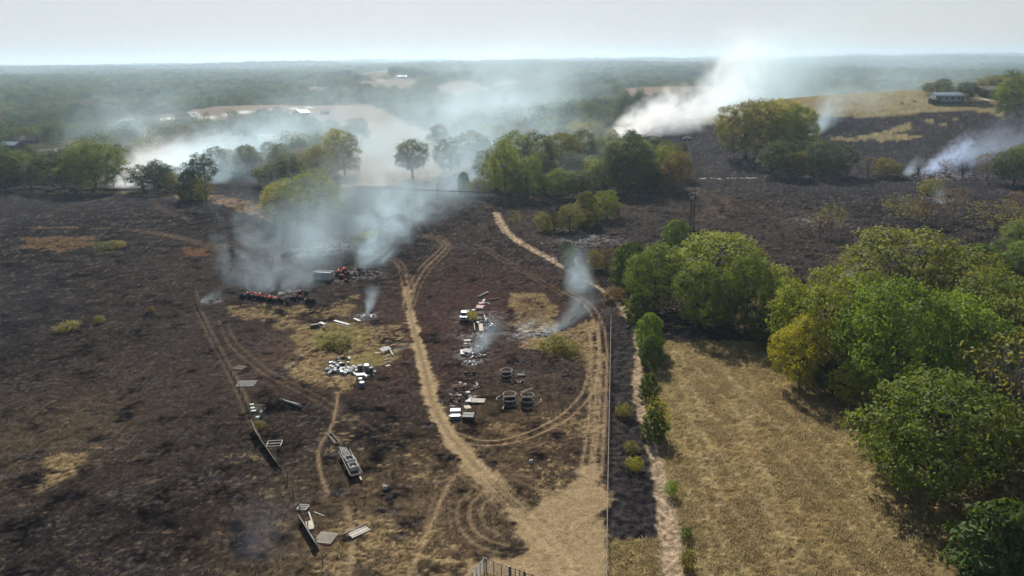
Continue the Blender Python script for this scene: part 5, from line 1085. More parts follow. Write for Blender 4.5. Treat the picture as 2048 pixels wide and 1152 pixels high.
# rusty implements
def implement(px, rz, Lx, Ly, mat, label, n=5):
    g = np.random.default_rng(int(px[0])); e = thing('farm_implement', label, 'farm implement', px, rz)
    mb = MB(); mb.tube([(-Lx/2, -Ly/2, .35), (Lx/2, -Ly/2, .35), (Lx/2, Ly/2, .4), (-Lx/2, Ly/2, .4)], .08, 5, True); mb.build('frame', mat, e)
    for q in range(n): x = -Lx/2+Lx*(q+.5)/n; mb = MB(); mb.tube([(x, -Ly/2, .38), (x+.1*g.normal(), 0, .55), (x, Ly/2, .42)], .05, 5); mb.build('bar', mat, e)
    mb = MB(); mb.tube([(Lx/2, 0, .4), (Lx/2+.8, 0, .3)], .06, 5); mb.build('drawbar', mat, e)
    for sx in (-1, 1): mb = MB(); mb.tube([(sx*Lx*.3, -Ly/2-.18, .3), (sx*Lx*.3, -Ly/2-.02, .3)], .3, 10); mb.build('wheel', DARKM, e)
implement((938, 746), .2, 2.8, 1.5, RUST, 'rusty box frame with bars below the ash in the junk row', 4)
implement((918, 776), .25, 2.4, 1.2, REDM, 'faded red farm implement lying at the left of the junk row', 5)
implement((914, 800), -.3, 2.2, 1.4, RUST, 'brown rusty implement on top of the tangled scrap heap', 4)
# ---- cattle feeders
def feeder(px, label, r=1.12, h=2.0, mat=GALV, lean=(0, 0), skirt=True):
    e = thing('ring_feeder', label, 'cattle feeder', px, .3, None); e.rotation_euler = (lean[0], lean[1], .3)
    aa = np.linspace(0, 2*math.pi, 25)[:-1]
    for z, rr in ((.08, .03), (h*.52, .035), (h, .05)): mb = MB(); mb.tube(np.stack([np.cos(aa)*r, np.sin(aa)*r, np.full(24, z)], 1), rr, 6, True); mb.build('ring', mat, e)
    for q in range(13): a = q*6.28318/13; mb = MB(); mb.tube([(math.cos(a)*r, math.sin(a)*r, .05), (math.cos(a)*r*1.0, math.sin(a)*r, h)], .024, 5); mb.build('bar', mat if q % 3 else DARKM, e)
    if skirt:
        a2 = np.linspace(0, 2*math.pi, 25); v = []
        for z in (.1, h*.5): v += [(math.cos(a)*(r-.05), math.sin(a)*(r-.05), z) for a in a2[:-1]]
        for z in (.1, h*.5): v += [(math.cos(a)*(r-.08), math.sin(a)*(r-.08), z) for a in a2[:-1]]
        f = []
        for k in range(20): f += [(k, k+1, 24+k+1, 24+k), (48+k+1, 48+k, 72+k, 72+k+1), (24+k, 25+k, 73+k, 72+k)]
        mb = MB(); mb.add(v, f); mb.build('skirt', DARKM, e)
feeder((1013, 757), 'round metal cattle feeder standing alone, the upper one of three', 1.1, 1.7)
feeder((1020, 808), 'round cattle feeder with a reddish skirt, lower left of the three', 1.15, 1.9, lean=(.03, -.05))
feeder((1054, 812), 'round dark-barred cattle feeder with a bright rail across it, lower right of three', 1.15, 2.1, lean=(-.02, .04))
m_, L_, h_ = span((1042, 800), (1065, 796)); mb = MB(); mb.tube([(-L_/2, 0, 1.5), (L_/2, 0, 1.9)], .07, 6); single('loose_rail', mb, GALV, 'bright rail lying slanted across the lower right cattle feeder', 'rail', m_, h_)
for px, rz, lab in [((997, 797), 2.6, 'broken arc of feeder pipe left of the lower left cattle feeder'), ((1009, 816), 2.7, 'broken arc of feeder pipe below the lower left cattle feeder'), ((1080, 804), -.4, 'broken arc of feeder pipe right of the lower right cattle feeder'), ((1070, 812), -.9, 'broken arc of dark pipe at the foot of the lower right cattle feeder')]:
    aa = np.linspace(-.6, .9, 8); mb = MB(); mb.tube(np.stack([np.cos(aa)*1.2-1, np.sin(aa)*1.2, np.full(8, .15)], 1), .07, 6); single('pipe_arc', mb, GALV if 'dark' not in lab else DARKM, lab, 'pipe', g1(*px)+Vector((0, 0, .05)), rz)
e = thing('collapsed_frame', 'greenish collapsed metal frame right of the upper cattle feeder', 'frame', (1036, 752), .1)
OLV = plain('olive_metal', (.26, .27, .18), .7, noise=.3)
for pts in ([(-1.2, -.8, .1), (-1.2, .6, .9), (-.4, .9, 1.0), (-.4, -.7, .1)], [(-.4, .2, .5), (1.2, .5, .6), (1.3, -.3, .2), (-.3, -.4, .3)], [(-.3, .9, .9), (1.2, .6, .6)]): mb = MB(); mb.tube(pts, .07, 5); mb.build('bar', OLV, e)
mb = MB(); mb.box((.6, .1, .35), (1.5, .9, .05), .1, (.2, .1)); mb.build('panel', OLV, e)
# ---- pickup wreck
def wheels(e, xs, y, r, mat=RUBBER, wdt=.24):
    for x in xs:
        for s in (-1, 1): mb = MB(); mb.tube([(x, s*(y-wdt/2), r), (x, s*(y+wdt/2), r)], r, 12); t = mb.build('wheel', mat, e); mb = MB(); mb.tube([(x, s*(y+wdt/2), r), (x, s*(y+wdt/2+.02), r)], r*.55, 10); mb.build('rim', GREYM, t)
e = thing('pickup_truck', 'grey burnt pickup truck facing the camera at the top of the junk row', 'pickup truck', (929, 637), R(-92))
mb = MB(); mb.box((1.75, 0, .78), (1.5, 1.84, .62), 0, (0, 0), .95); mb.box((0, 0, .62), (5.1, 1.8, .38)); mb.build('body', SILVER, e)
mb = MB(); mb.box((.15, 0, 1.35), (1.75, 1.66, .72), 0, (0, 0), .82); mb.build('cab', SILVER, e)
mb = MB(); mb.box((.98, 0, 1.36), (.05, 1.3, .46), 0, (0, -.38)); mb.build('windscreen', GLASSD, e)
for s in (-1, 1): mb = MB(); mb.box((.15, s*.79, 1.4), (1.1, .04, .38), 0, (s*.2, 0)); mb.build('side_window', GLASSD, e)
for s in (-1, 1): mb = MB(); mb.box((-1.65, s*.86, 1.0), (1.9, .1, .5)); mb.build('bed_side', SILVER, e)
mb = MB(); mb.box((-2.58, 0, 1.0), (.08, 1.78, .5)); mb.build('tailgate', SILVER, e)
mb = MB(); mb.box((2.53, 0, .82), (.06, 1.2, .3)); mb.build('grille', DARKM, e)
for s in (-1, 1): mb = MB(); mb.box((2.54, s*.74, .86), (.05, .24, .2)); mb.build('headlight', LENS, e)
mb = MB(); mb.box((2.62, 0, .5), (.14, 1.86, .2)); mb.build('bumper', GREYM, e)
wheels(e, (1.6, -1.6), .82, .36)
def car(px, rz, label, mat, name='parked_car', cat='car', s=1.0):
    e = thing(name, label, cat, px, rz); e.scale = (s, s, s)
    mb = MB(); mb.box((0, 0, .58), (4.6, 1.8, .5), 0, (0, 0), .97); mb.box((0, 0, .36), (4.4, 1.7, .14)); mb.build('body', mat, e)
    mb = MB(); mb.box((-.25, 0, 1.13), (2.6, 1.62, .6), 0, (0, 0), .78); mb.build('cabin', mat, e)
    mb = MB(); mb.box((.98, 0, 1.12), (.06, 1.34, .5), 0, (0, -.6)); mb.build('windscreen', LENS, e)
    mb = MB(); mb.box((-1.46, 0, 1.12), (.06, 1.34, .5), 0, (0, .6)); mb.build('rear_window', GLASSD, e)
    for q in (-1, 1): mb = MB(); mb.box((-.25, q*.77, 1.14), (1.9, .04, .36), 0, (q*.25, 0)); mb.build('side_window', GLASSD, e); mb = MB(); mb.box((2.28, q*.65, .66), (.08, .32, .14)); mb.build('headlight', LENS, e)
    wheels(e, (1.45, -1.4), .8, .33); return e
car((18, 382), R(8), 'dark car with a bright windscreen parked on the crest at the left edge', DARKPAINT, s=1.35)
car((98, 385), R(30), 'dark utility vehicle parked on the crest right of the dark car', DARKPAINT, 'utility_vehicle', 'vehicle', 1.0)
car((1374, 279), R(10), 'white truck-like vehicle half hidden in the dense white smoke on the hill', WHITE, 'utility_vehicle', 'vehicle', 1.2)
# ---- white and black junk heap
def scrap(px, kind, k):
    g = np.random.default_rng(900+k); b = g1(*px)+Vector((0, 0, .05)); rz = g.random()*6
    if kind == 'b': mb = MB(); mb.tube([(0, 0, 0), (0, 0, .5)], [.26, .31], 9); mb.tube([(0, 0, .5), (0, 0, .53)], .33, 9); return single('white_bucket', mb, WHITE, 'white bucket in the white and black junk heap', 'bucket', b, rz, 'white buckets in the junk heap')
    if kind == 's': mb = MB(); mb.box((0, 0, .2), (.9+.5*g.random(), .5, .04), 0, (g.normal()*.3, g.normal()*.2)); mb.box((.2, .1, .1), (.5, .3, .15)); return single('white_sheet', mb, WHITE, 'crumpled white sheet piece in the white and black junk heap', 'sheet', b, rz, 'white sheet pieces in the junk heap')
    if kind == 'g': mb = MB(); mb.lump((0, 0, .25), (.65, .5, .32), k, 9, 6, .25); return single('grey_bag', mb, GREYM, 'grey crumpled bag in the white and black junk heap', 'bag', b, rz, 'grey bags in the junk heap')
    if kind == 'w': mb = MB(); mb.lump((0, 0, .22), (.75, .55, .28), k, 9, 6, .22); return single('white_bag', mb, DULLWHITE, 'white lumpy bag in the white and black junk heap', 'bag', b, rz, 'white bags in the junk heap')
    if kind == 'k': mb = MB(); mb.box((0, 0, .3), (.7, .55, .6), 0, (g.normal()*.1, g.normal()*.15)); mb.box((0, 0, .63), (.6, .45, .06)); return single('black_box', mb, DARKM, 'black burnt box in the white and black junk heap', 'box', b, rz, 'black boxes in the junk heap')
for k, (x, y, kind) in enumerate([(657, 741, 'w'), (661, 745, 's'), (662, 733, 's'), (666, 738, 'b'), (669, 730, 'b'), (671, 741, 'b'), (674, 735, 'g'), (677, 722, 'k'), (679, 727, 'k'), (680, 731, 'g'), (682, 739, 's'), (684, 743, 's'), (686, 732, 'k'), (688, 740, 'b'), (691, 734, 's'), (691, 750, 'b'), (691, 744, 'b'),
    (697, 729, 'b'), (696, 736, 's'), (700, 741, 'w'), (704, 739, 'w'), (703, 746, 'g'), (708, 734, 's'), (711, 737, 's'), (710, 749, 's'), (713, 745, 'b'), (716, 742, 's'), (668, 744, 'g'), (694, 746, 'g'), (738, 744, 'b'), (741, 748, 'k'), (747, 744, 's'), (684, 748, 'g'), (662, 729, 'g'), (730, 752, 's')]): scrap((x, y), kind, k)
def drum(px, r, h, mat, label, lean=0):
    e = thing('steel_drum', label, 'drum', px, 0); e.rotation_euler = (lean, lean*.5, 0); mb = MB(); mb.tube([(0, 0, 0), (0, 0, h)], r, 12); mb.build('barrel', mat, e, smooth=False)
    for z in (.02, h*.35, h*.68, h): mb = MB(); aa = np.linspace(0, 6.283, 13)[:-1]; mb.tube(np.stack([np.cos(aa)*r, np.sin(aa)*r, np.full(12, z)], 1), .035, 5, True); mb.build('hoop', GREYM, e)
drum((721, 745), .5, 1.5, DARKM, 'black upright drum with a white band, left one of the three drums'); drum((733, 743), .5, 1.5, GREYM, 'grey leaning drum in the middle of the three drums', .15); drum((743, 746), .42, 1.1, DARKM, 'short black drum, right one of the three drums')
cabinet((722, 757), .1, 1.6, 1.2, .8, GREYM, 'grey appliance lying in front of the three drums', 1); cabinet((730, 757), .3, .9, .8, .5, WHITE, 'white appliance door corner beside the grey appliance', 1)
drum((721, 766), .4, .9, GREYM, 'small grey drum between the grey appliance and the blue drum'); drum((724, 773), .5, .9, BLUE, 'blue drum standing alone at the lower end of the junk heap', .1)
board((698, 716), (699, 720), .4, WHITE, 'small white post piece above the junk heap', 'post_piece', th=.3, cat='post', dz=.2)
for (x, y), lab in [((684, 691), 'white jug lying by the green weeds of the junk yard'), ((770, 978), 'white bucket lying alone in the burn below the loaded trailer'), ((586, 732), 'white can at the left rim of the round burnt hollow'), ((602, 715), 'pale can at the top rim of the round burnt hollow'), ((648, 657), 'small white jug right below the square white board'), ((1062, 926), 'crumpled grey-white sheet in the burn inside the loop track')]:
    mb = MB(); mb.tube([(0, 0, 0), (0, 0, .45)], [.3, .26], 9); mb.tube([(0, 0, .45), (0, 0, .6)], [.12, .1], 7); single('white_jug', mb, WHITE, lab, 'jug', g1(x, y)+Vector((0, 0, .05)))
# dark wooden crate in the yard, and round burnt hollow rim stones
e = thing('wooden_crate', 'dark wooden crate left of the square white board', 'crate', (630, 655), .4); mb = MB(); mb.box((0, 0, .35), (2.0, .9, .7)); mb.build('body', DKWOOD, e)
for q in range(3): mb = MB(); mb.box((0, -.33+q*.33, .74), (2.05, .24, .06)); mb.build('plank', WOOD, e)
# ---- loaded trailer
m_, L_, h_ = span((688, 908), (715, 962)); e = thing('flat_trailer', 'long flat trailer loaded with pipes and crates in the lower burn', 'trailer', loc=m_+Vector((0, 0, .05)), rz=h_); Lt = L_*.9
mb = MB(); mb.box((0, 0, .62), (Lt, 1.6, .12)); mb.build('deck', DKWOOD, e)
for s in (-1, 1): mb = MB(); mb.box((0, s*.85, .78), (Lt, .09, .22)); mb.build('side_rail', WOOD, e)
mb = MB(); mb.tube([(-Lt/2, -.5, .55), (-Lt/2-1.4, 0, .45), (-Lt/2, .5, .55)], .07, 5); mb.build('drawbar', GREYM, e)
wheels(e, (.3, 1.2), .95, .38)
for q in range(4): m2 = MB(); m2.tube([(-Lt/2-1.0+q*.2, -.45+q*.25, .95+.05*(q % 2)), (-Lt/2+2.6, -.6+q*.35, .8)], .1, 7); o = m2.build('pipe', GALV, None, e.location); o.rotation_euler = (0, 0, h_); prop(o, 'pale pipe sticking out of the upper end of the loaded trailer', 'pipe', 'pipes on the loaded trailer')
def crate_on(x, lab, mat):
    c = thing('metal_crate', lab, 'crate', loc=e.location+Vector((math.cos(h_)*x, math.sin(h_)*x, .7)), rz=h_)
    for sx in (-1, 1): m2 = MB(); m2.box((sx*.75, 0, .35), (.1, 1.2, .6)); m2.build('end', mat, c); m2 = MB(); m2.box((0, sx*.56, .35), (1.4, .1, .6)); m2.build('side', mat, c)
    m2 = MB(); m2.lump((.3, 0, .35), (.35, .4, .3), int(x*7+40), 8, 5, .2); m2.build('white_sack', WHITE, c)
crate_on(-.3, 'upper open metal crate with a white sack on the loaded trailer', DULLWHITE); crate_on(2.0, 'lower open metal crate with a white sack on the loaded trailer', DULLWHITE)
for i, (a, b) in enumerate([((699, 913), (712, 935)), ((703, 912), (719, 938)), ((712, 935), (722, 962)), ((716, 948), (723, 966))]): board(a, b, .22, PALEWOOD if i % 2 else WOOD, 'long weathered board leaning along the right side of the loaded trailer', dz=.5, group='boards along the loaded trailer')
m_, L_, h_ = span((660, 872), (674, 890)); e = thing('wooden_trough', 'narrow dark wooden trough lying above the loaded trailer', 'trough', loc=m_+Vector((0, 0, .05)), rz=h_)
for s in (-1, 1): mb = MB(); mb.box((0, s*.4, .25), (L_, .1, .4), 0, (s*.25, 0)); mb.build('side', WOOD, e); mb = MB(); mb.box((s*L_/2, 0, .22), (.08, .8, .36)); mb.build('end', WOOD, e)
mb = MB(); mb.box((0, 0, .08), (L_-.1, .6, .06)); mb.build('floor_board', DKWOOD, e)
m_, L_, h_ = span((699, 1074), (736, 1057)); e = thing('board_stack', 'stack of pale boards lying in the lower burn', 'board stack', loc=m_+Vector((0, 0, .08)), rz=h_)
for q in range(4): mb = MB(); mb.box((0, -.54+q*.3, .05+.04*(q % 2)), (L_*(1-.04*(q % 2)), .26, .1)); mb.build('plank', PALEWOOD if q < 3 else DULLWHITE, e)
mb = MB(); mb.box((-.2, .95, .05), (L_*1.15, .14, .1)); mb.build('plank', WOOD, e)
# ---- panels along the left fence
def slat_panel(px, w_, h_, n, mat, label, rz=0, tilt=0, flat=True, vertical=False, name='gate_panel', cat='gate panel'):
    e = thing(name, label, cat, px, rz, dz=.12); e.rotation_euler = (tilt, 0, rz)
    fr = [((0, -h_/2, 0), (w_, .09, .09)), ((0, h_/2, 0), (w_, .09, .09)), ((-w_/2, 0, 0), (.09, h_-.1, .09)), ((w_/2, 0, 0), (.09, h_-.1, .09))]
    mb = MB(); [mb.box(*q) for q in fr]; mb.build('frame', mat, e)
    for q in range(n):
        t = (q+1)/(n+1)-.5; mb = MB(); mb.box((0, t*h_, .0) if vertical else (t*w_, 0, 0), (w_-.1, .1, .05) if vertical else (.11, h_-.1, .05)); mb.build('slat', mat, e)
slat_panel((493, 768), 3.2, 2.5, 9, DULLWHITE, 'white slatted gate panel lying flat by the left fence', .05)
slat_panel((480, 736), 2.1, 1.7, 5, WOOD, 'smaller grey slatted panel lying flat above the white slatted gate', -.35)
slat_panel((517, 817), 2.4, 2.6, 4, WOOD, 'wooden rack with white crosspieces beside the left fence', .08, vertical=True, name='wooden_rack', cat='rack')
for q, (a, b) in enumerate([((500, 812), (508, 811)), ((501, 819), (510, 818)), ((503, 825), (512, 824))]): board(a, b, .55, WHITE, 'white board lying across the wooden rack by the left fence', 'board', cat='board', dz=.28, group='white boards on the wooden rack')
mb = MB(); mb.tube([(0, 0, 0), (0, 0, 1.0)], [.32, .25], 9); mb.tube([(0, 0, 1.0), (0, 0, 1.25)], [.14, .1], 7); single('grey_bottle', mb, GREYM, 'grey gas-bottle shaped tank below the wooden rack', 'tank', g1(523, 834))
mb = MB(); mb.tube([(0, 0, 0), (0, 0, .4)], [.34, .3], 9); mb.tube([(0, 0, .4), (0, 0, .44)], .36, 9); single('white_bucket', mb, WHITE, 'white bucket left of the grey tank below the wooden rack', 'bucket', g1(516, 838))
slat_panel((549, 888), 2.2, 1.9, 1, GALV, 'thin white pipe gate frame lying right of the leaning fence boards', .1, vertical=True)
slat_panel((652, 1077), 2.2, 2.2, 8, PALEWOOD, 'slatted corral panel lying on yellow grass at the lower fence', -.2)
slat_panel((606, 1016), 1.3, 1.2, 2, GALV, 'small pipe frame lying by the lower left fence', -.2, vertical=True)
board((622, 1063), (617, 1046), .8, PALEWOOD, 'pale short board lying above the corral panel at the lower fence', 'board', cat='board', dz=.3)
board((618, 1028), (628, 1058), .18, PALEWOOD, 'thin pale rail lying beside the pale short board', 'rail', cat='rail', dz=.3)
board((628, 1025), (648, 1033), .1, GALV, 'thin light pipe lying right of the lower left fence', 'pipe', cat='pipe')
def leaning(a, b, hgt, n, mat, label):
    m, L, h = span(a, b); e = thing('fence_panel', label, 'fence panel', loc=m+Vector((0, 0, .05)), rz=h); e.rotation_euler = (.42, 0, h)
    for q in range(n): mb = MB(); mb.box((0, 0, hgt*(q+.5)/n), (L*(1-.05*(q % 2)), .06, hgt/n*.82)); mb.build('plank', mat, e)
    for s in (-.42, 0, .42): mb = MB(); mb.box((L*s, .08, hgt/2), (.12, .09, hgt)); mb.build('batten', WOOD, e)
leaning((512, 855), (524, 884), 1.7, 5, WOOD, 'upper leaning board fence panel beside the pipe gate frame'); leaning((526, 886), (560, 935), 1.3, 4, WOOD, 'long leaning board fence panel below the upper one'); leaning((604, 1040), (640, 1100), 1.2, 4, DULLWHITE, 'pale leaning board fence panel at the lower left fence')
board((393, 598), (400, 622), 1.3, RUST, 'tall rusty sheet leaning at the corner of the left fence', 'metal_sheet', cat='metal sheet', dz=1.0, tilt=1.1)
def fence(line, step, h, r, label, name, cat='fence', wires=3, rail=False, pm=DKWOOD, wm=WIRE, wr=.012, lean=.0):
    e = thing(name, label, cat, loc=Vector((*line[0], 0))); g = np.random.default_rng(int(h*100+len(line)))
    seg = np.hypot(*np.diff(line, axis=0).T); S = np.concatenate([[0], np.cumsum(seg)]); n = int(S[-1]/step)+1; s = np.linspace(0, S[-1], n)
    P_ = np.stack([np.interp(s, S, line[:, 0]), np.interp(s, S, line[:, 1])], 1); z = H(P_[:, 0], P_[:, 1]); o = np.array([*line[0], 0])
    tops = []
    me_ = None
    for p, zz in zip(P_, z):
        tl = np.append(g.normal(size=2)*lean, 1); 
        if me_ is None: mb = MB(); mb.tube([(0, 0, -.3), (0, 0, h)], [r, r*.9], 6); me_ = mb.mesh('post', pm)
        b = np.array([p[0], p[1], zz])-o; po = link('post', me_, e); po.location = b; po.rotation_euler = (tl[0], tl[1], 0); tops.append(b)
    tops = np.array(tops)
    for k in range(wires): mb = MB(); mb.tube(tops+np.array([0, 0, h*(.95-.28*k)]), wr, 4); mb.build('wire', wm, e)
    if rail: mb = MB(); mb.tube(tops+np.array([0, 0, h]), .045, 6); mb.build('rail', WOOD, e)
    return e
fence(smooth_line(GP([(398, 622), (428, 688), (455, 735), (478, 778), (500, 832), (512, 868), (545, 915), (572, 958), (600, 1022), (620, 1066), (640, 1108), (656, 1170)])), 4.2, 1.35, .07, 'sagging post and wire fence down the left of the junk yard', 'wire_fence', lean=.06, wr=.012)
fence(GP([(1222, 640), (1220, 750), (1218, 850), (1216, 950), (1214, 1060), (1213, 1180)]), 3.6, 1.3, .06, 'straight fence with a pale top rail between the lane and the black strip', 'rail_fence', rail=True, pm=WOOD, wr=.016)
fence(GP([(1400, 352), (1500, 354), (1620, 356), (1750, 358), (1900, 360), (2048, 368), (2200, 380)]), 6, 1.3, .09, 'charred post and wire fence along the foot of the burnt hill', 'wire_fence', pm=CHAR, lean=.08)
fence(smooth_line(GP([(995, 440), (1018, 478), (1060, 502), (1108, 524), (1150, 560), (1188, 582), (1220, 640)])), 9, 1.35, .08, 'thin post and wire fence following the stony trail', 'wire_fence', lean=.05)
# corral at the bottom edge
def corral(a, b, hgt, rails, mat, label, pm):
    p, q = g1(*a), g1(*b); v = q-p; L = v.xy.length; e = thing('corral_panel', label, 'corral panel', loc=p, rz=math.atan2(v.y, v.x))
    for k in range(rails): mb = MB(); mb.tube([(0, 0, .2+hgt*k/(rails-1)), (L, 0, .2+hgt*k/(rails-1))], .045, 6); mb.build('rail', mat, e)
    for x in (0, L/3, 2*L/3, L): mb = MB(); mb.tube([(x, .06, 0), (x, .06, hgt+.3)], .055 if 0 < x < L else .085, 6); mb.build('upright', pm, e)
corral((946, 1172), (969, 1142), 1.6, 8, DULLWHITE, 'white slatted corral gate at the bottom edge', DULLWHITE); corral((972, 1143), (1018, 1160), 1.5, 6, WOOD, 'grey pipe corral panel right of the white gate', GALV); corral((1021, 1161), (1048, 1170), 1.5, 5, WOOD, 'short dark corral panel at the bottom edge', DKWOOD); corral((1050, 1171), (1095, 1184), 1.4, 5, RUST, 'rusty corral panel cut by the bottom edge', DKWOOD)
# ---- power line
def tube_thing(e, name, pts, r, mat, n=6): mb = MB(); mb.tube(pts, r, n); return mb.build(name, mat, e)
pb = g1(404, 396); pk = ppm(pb); hz_ = up_at(pb, 404, 317)-pb.z
e = thing('timber_pylon', 'H-frame timber pylon with a braced crossarm above the smoke', 'pylon', loc=pb, rz=R(-8)); hw = 19.5/pk/2*1.05; ah = hz_*.86; aw = 38/pk/2
for s in (-1, 1):
    tube_thing(e, 'pole', [(s*hw, 0, -.5), (s*hw, 0, hz_)], [.34, .26], DKWOOD, 8); tube_thing(e, 'brace', [(s*hw, 0, hz_-.1), (s*aw*.95, 0, ah)], .16, DKWOOD); tube_thing(e, 'brace', [(s*hw, 0, hz_-.1), (0, 0, ah)], .16, DKWOOD); tube_thing(e, 'cross_brace', [(s*hw, 0.02*s, ah*.78), (-s*hw, .02*s, ah*.42)], .15, DKWOOD)
mb = MB(); mb.box((0, .15, ah), (aw*2, .3, .55)); mb.build('crossarm', DKWOOD, e)
for x in (-aw*.92, 0, aw*.92): tube_thing(e, 'insulator', [(x, .15, ah-.15), (x, .15, ah-1.5)], .11, DULLWHITE)
PY_ = [pb+Matrix.Rotation(R(-8), 3, 'Z') @ Vector((x, .15, ah-1.5)) for x in (-aw*.92, 0, aw*.92)]
def power_pole(px, ty, label):
    b = g1(*px); h = up_at(b, px[0], ty)-b.z; e = thing('power_pole', label, 'power pole', loc=b, rz=R(20)); tube_thing(e, 'pole', [(0, 0, -.5), (0, 0, h)], [.26, .2], DKWOOD, 8)
    mb = MB(); mb.box((0, .16, h-.5), (2.6, .14, .2)); mb.build('crossarm', DKWOOD, e)
    for x in (-1.2, 0, 1.2): tube_thing(e, 'insulator', [(x, .16, h-.4), (x, .16, h-.05)], .09, DULLWHITE)
    tube_thing(e, 'transformer', [(.36, 0, h-2.6), (.36, 0, h-1.4)], .32, GREYM, 10); tube_thing(e, 'transformer', [(-.36, .1, h-2.4), (-.36, .1, h-1.3)], .28, GREYM, 10); return b, h
b1, h1 = power_pole((1380, 470), 386, 'power pole with grey transformers, left one of the twin poles behind the oak'); b2, h2 = power_pole((1386, 462), 378, 'taller power pole with grey transformers, right one of the twin poles behind the oak')
def wire_span(a, b, sag, lab):
    k = 24; t = np.linspace(0, 1, k)[:, None]; p = np.array(a)*(1-t)+np.array(b)*t; p[:, 2] -= 4*sag*(t*(1-t))[:, 0]; mb = MB(); mb.tube(p, .035, 4); prop(mb.build('power_line', WIRE), lab, 'power line', 'wires between the pylon and the twin poles' if 'twin' in lab else 'wires running off to the left of the pylon')
for q, p in enumerate(PY_):
    wire_span(p, b2+Vector(((q-1)*1.1, (q-1)*.4, h2-.2)), 5, 'power line wire sagging from the timber pylon to the twin poles'); wire_span(p, p+Vector((-230, -40, 4)), 5, 'power line wire running left out of the picture from the timber pylon')
# ---- houses and barns
def house(px, w_, d_, hw_, hr, rz, wall, roof, label, name='farm_house', cat='house', win=3, chimney=False, door=True, eave=.5):
    e = thing(name, label, cat, px, rz); mb = MB(); mb.box((0, 0, hw_/2), (w_, d_, hw_)); mb.add([(-w_/2, -d_/2, hw_), (-w_/2, d_/2, hw_), (-w_/2, 0, hw_+hr), (w_/2, -d_/2, hw_), (w_/2, d_/2, hw_), (w_/2, 0, hw_+hr)], [(0, 2, 1), (3, 4, 5)]); mb.build('wall', wall, e)
    mb = MB(); a = w_/2+eave; b = d_/2+eave; k = hr/(d_/2); t = .18; zb = hw_-eave*k
    mb.add([(-a, -b, zb), (a, -b, zb), (a, 0, hw_+hr), (-a, 0, hw_+hr), (a, b, zb), (-a, b, zb)]+[(x, y, z+t) for x, y, z in [(-a, -b, zb), (a, -b, zb), (a, 0, hw_+hr), (-a, 0, hw_+hr), (a, b, zb), (-a, b, zb)]],
           [(3, 2, 1, 0), (5, 4, 2, 3), (6, 7, 8, 9), (9, 8, 10, 11), (0, 1, 7, 6), (4, 5, 11, 10), (1, 2, 8, 7), (2, 4, 10, 8), (3, 0, 6, 9), (5, 3, 9, 11)]); rf = mb.build('roof', roof, e)
    if chimney: mb = MB(); mb.box((w_*.2, d_*.12, hw_+hr), (.8, .8, 1.6)); mb.build('chimney', BRICK, rf)
    for q in range(win):
        x = -w_/2+w_*(q+.7)/(win+.6); mb = MB(); mb.box((x, -d_/2-.03, hw_*.55), (w_/(win+1)*.55, .08, hw_*.36)); f = mb.build('window', DULLWHITE, e); mb = MB(); mb.box((x, -d_/2-.06, hw_*.55), (w_/(win+1)*.45, .06, hw_*.28)); mb.build('pane', GLASSD, f)
    if door: mb = MB(); mb.box((w_*.42, -d_/2-.03, hw_*.38), (1.1, .08, hw_*.74)); mb.build('door', DKWOOD, e)
    return e
def wpx(px, n): return n/ppm(g1(*px))
house((42, 287), wpx((42, 287), 50), 12, 3, 3.2, R(12), BRICK, ROOFB, 'brown-roofed house among trees at the left edge', chimney=True)
house((16, 296), wpx((16, 296), 56), 9, 2.8, 2.0, R(-20), BRICK, ROOFBLUE, 'low brown outbuilding with a pale roof in front of the brown-roofed house', 'outbuilding', 'outbuilding', 2)
house((603, 231), wpx((603, 231), 24), 13, 3.2, 3.0, R(60), BRICK, ROOFW, 'farmhouse with a bright white roof in the tan field beside the pale road', win=2)
house((650, 229), wpx((650, 229), 16), 9, 3, 2.2, R(10), BRICK, ROOFB, 'brown shed right of the white-roofed farmhouse', 'shed', 'shed', 1)
house((1893, 203), wpx((1893, 203), 46), 13, 4.4, 1.8, R(-10), ROOFBLUE, ROOFBLUE, 'long blue-grey metal barn on the grassy hilltop', 'metal_barn', 'barn', 4)
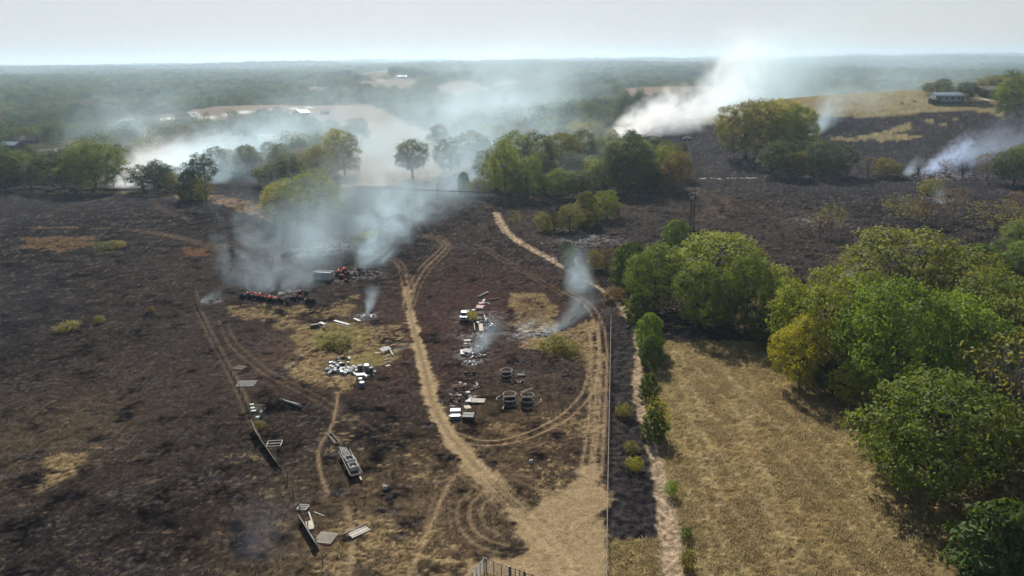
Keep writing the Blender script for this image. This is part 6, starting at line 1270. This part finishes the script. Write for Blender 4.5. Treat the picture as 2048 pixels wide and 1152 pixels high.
house((1868, 207), wpx((1868, 207), 14), 5, 2.6, 1, R(10), DARKM, ROOFB, 'small dark lean-to at the left front of the blue-grey barn', 'lean_to', 'shed', 1, door=False)
house((1984, 192), wpx((1984, 192), 46), 12, 4.4, 2.4, R(-6), BRICK, ROOFB, 'dark brown house with a porch among trees on the hilltop', win=4)
for px, n, lab, nm in [((250, 161), 16, 'tiny white-roofed barn far off at the upper left, upper of two', 'far_barn'), ((281, 174), 12, 'tiny white-roofed barn far off at the upper left, lower of two', 'far_barn'), ((107, 163), 10, 'tiny white-roofed building near the far left horizon', 'far_barn'), ((18, 171), 44, 'long white greenhouse roof strip at the far left edge', 'greenhouse'), ((50, 168), 18, 'short pale greenhouse roof right of the long strip at the far left', 'greenhouse'),
    ((803, 156), 20, 'far pale-roofed farm building on the upper tan field', 'far_barn'), ((979, 229), 7, 'tiny white-roofed cottage in the smoky woods by the pale lane', 'far_cottage'), ((1022, 210), 12, 'small white-roofed house left in the hazy middle woods, upper one', 'far_cottage'), ((1028, 215), 8, 'small white-roofed house in the hazy middle woods, lower one', 'far_cottage'), ((475, 184), 8, 'tiny white roof in the hazy woods right of the smoke', 'far_cottage'), ((345, 186), 6, 'tiny pale roof in the hazy woods behind the left smoke', 'far_cottage')]:
    w_ = wpx(px, n); house(px, w_, w_*.5, 4, 4, R(8), DULLWHITE, ROOFW, lab, nm, nm.split('_')[-1], 1, door=False)
for px, lab in [((1804, 208), 'round hay bale lying on the hilltop grass, left one'), ((1828, 204), 'round hay bale lying on the hilltop grass near the metal barn')]:
    mb = MB(); mb.tube([(-.7, 0, .75), (.7, 0, .75)], .8, 12); mb.tube([(.7, 0, .75), (.74, 0, .75)], .6, 12); single('round_bale', mb, PALEWOOD, lab, 'hay bale', g1(*px), .5)
mb = MB(); mb.lump((0, 0, .8), (3.2, 1.8, 1.4), 5, 12, 7, .25); single('rock_mound', mb, plain('red_clay', (.32, .17, .10), .95, noise=.4), 'reddish mound at the foot of the dark rounded trees on the hill', 'mound', g1(1628, 350))
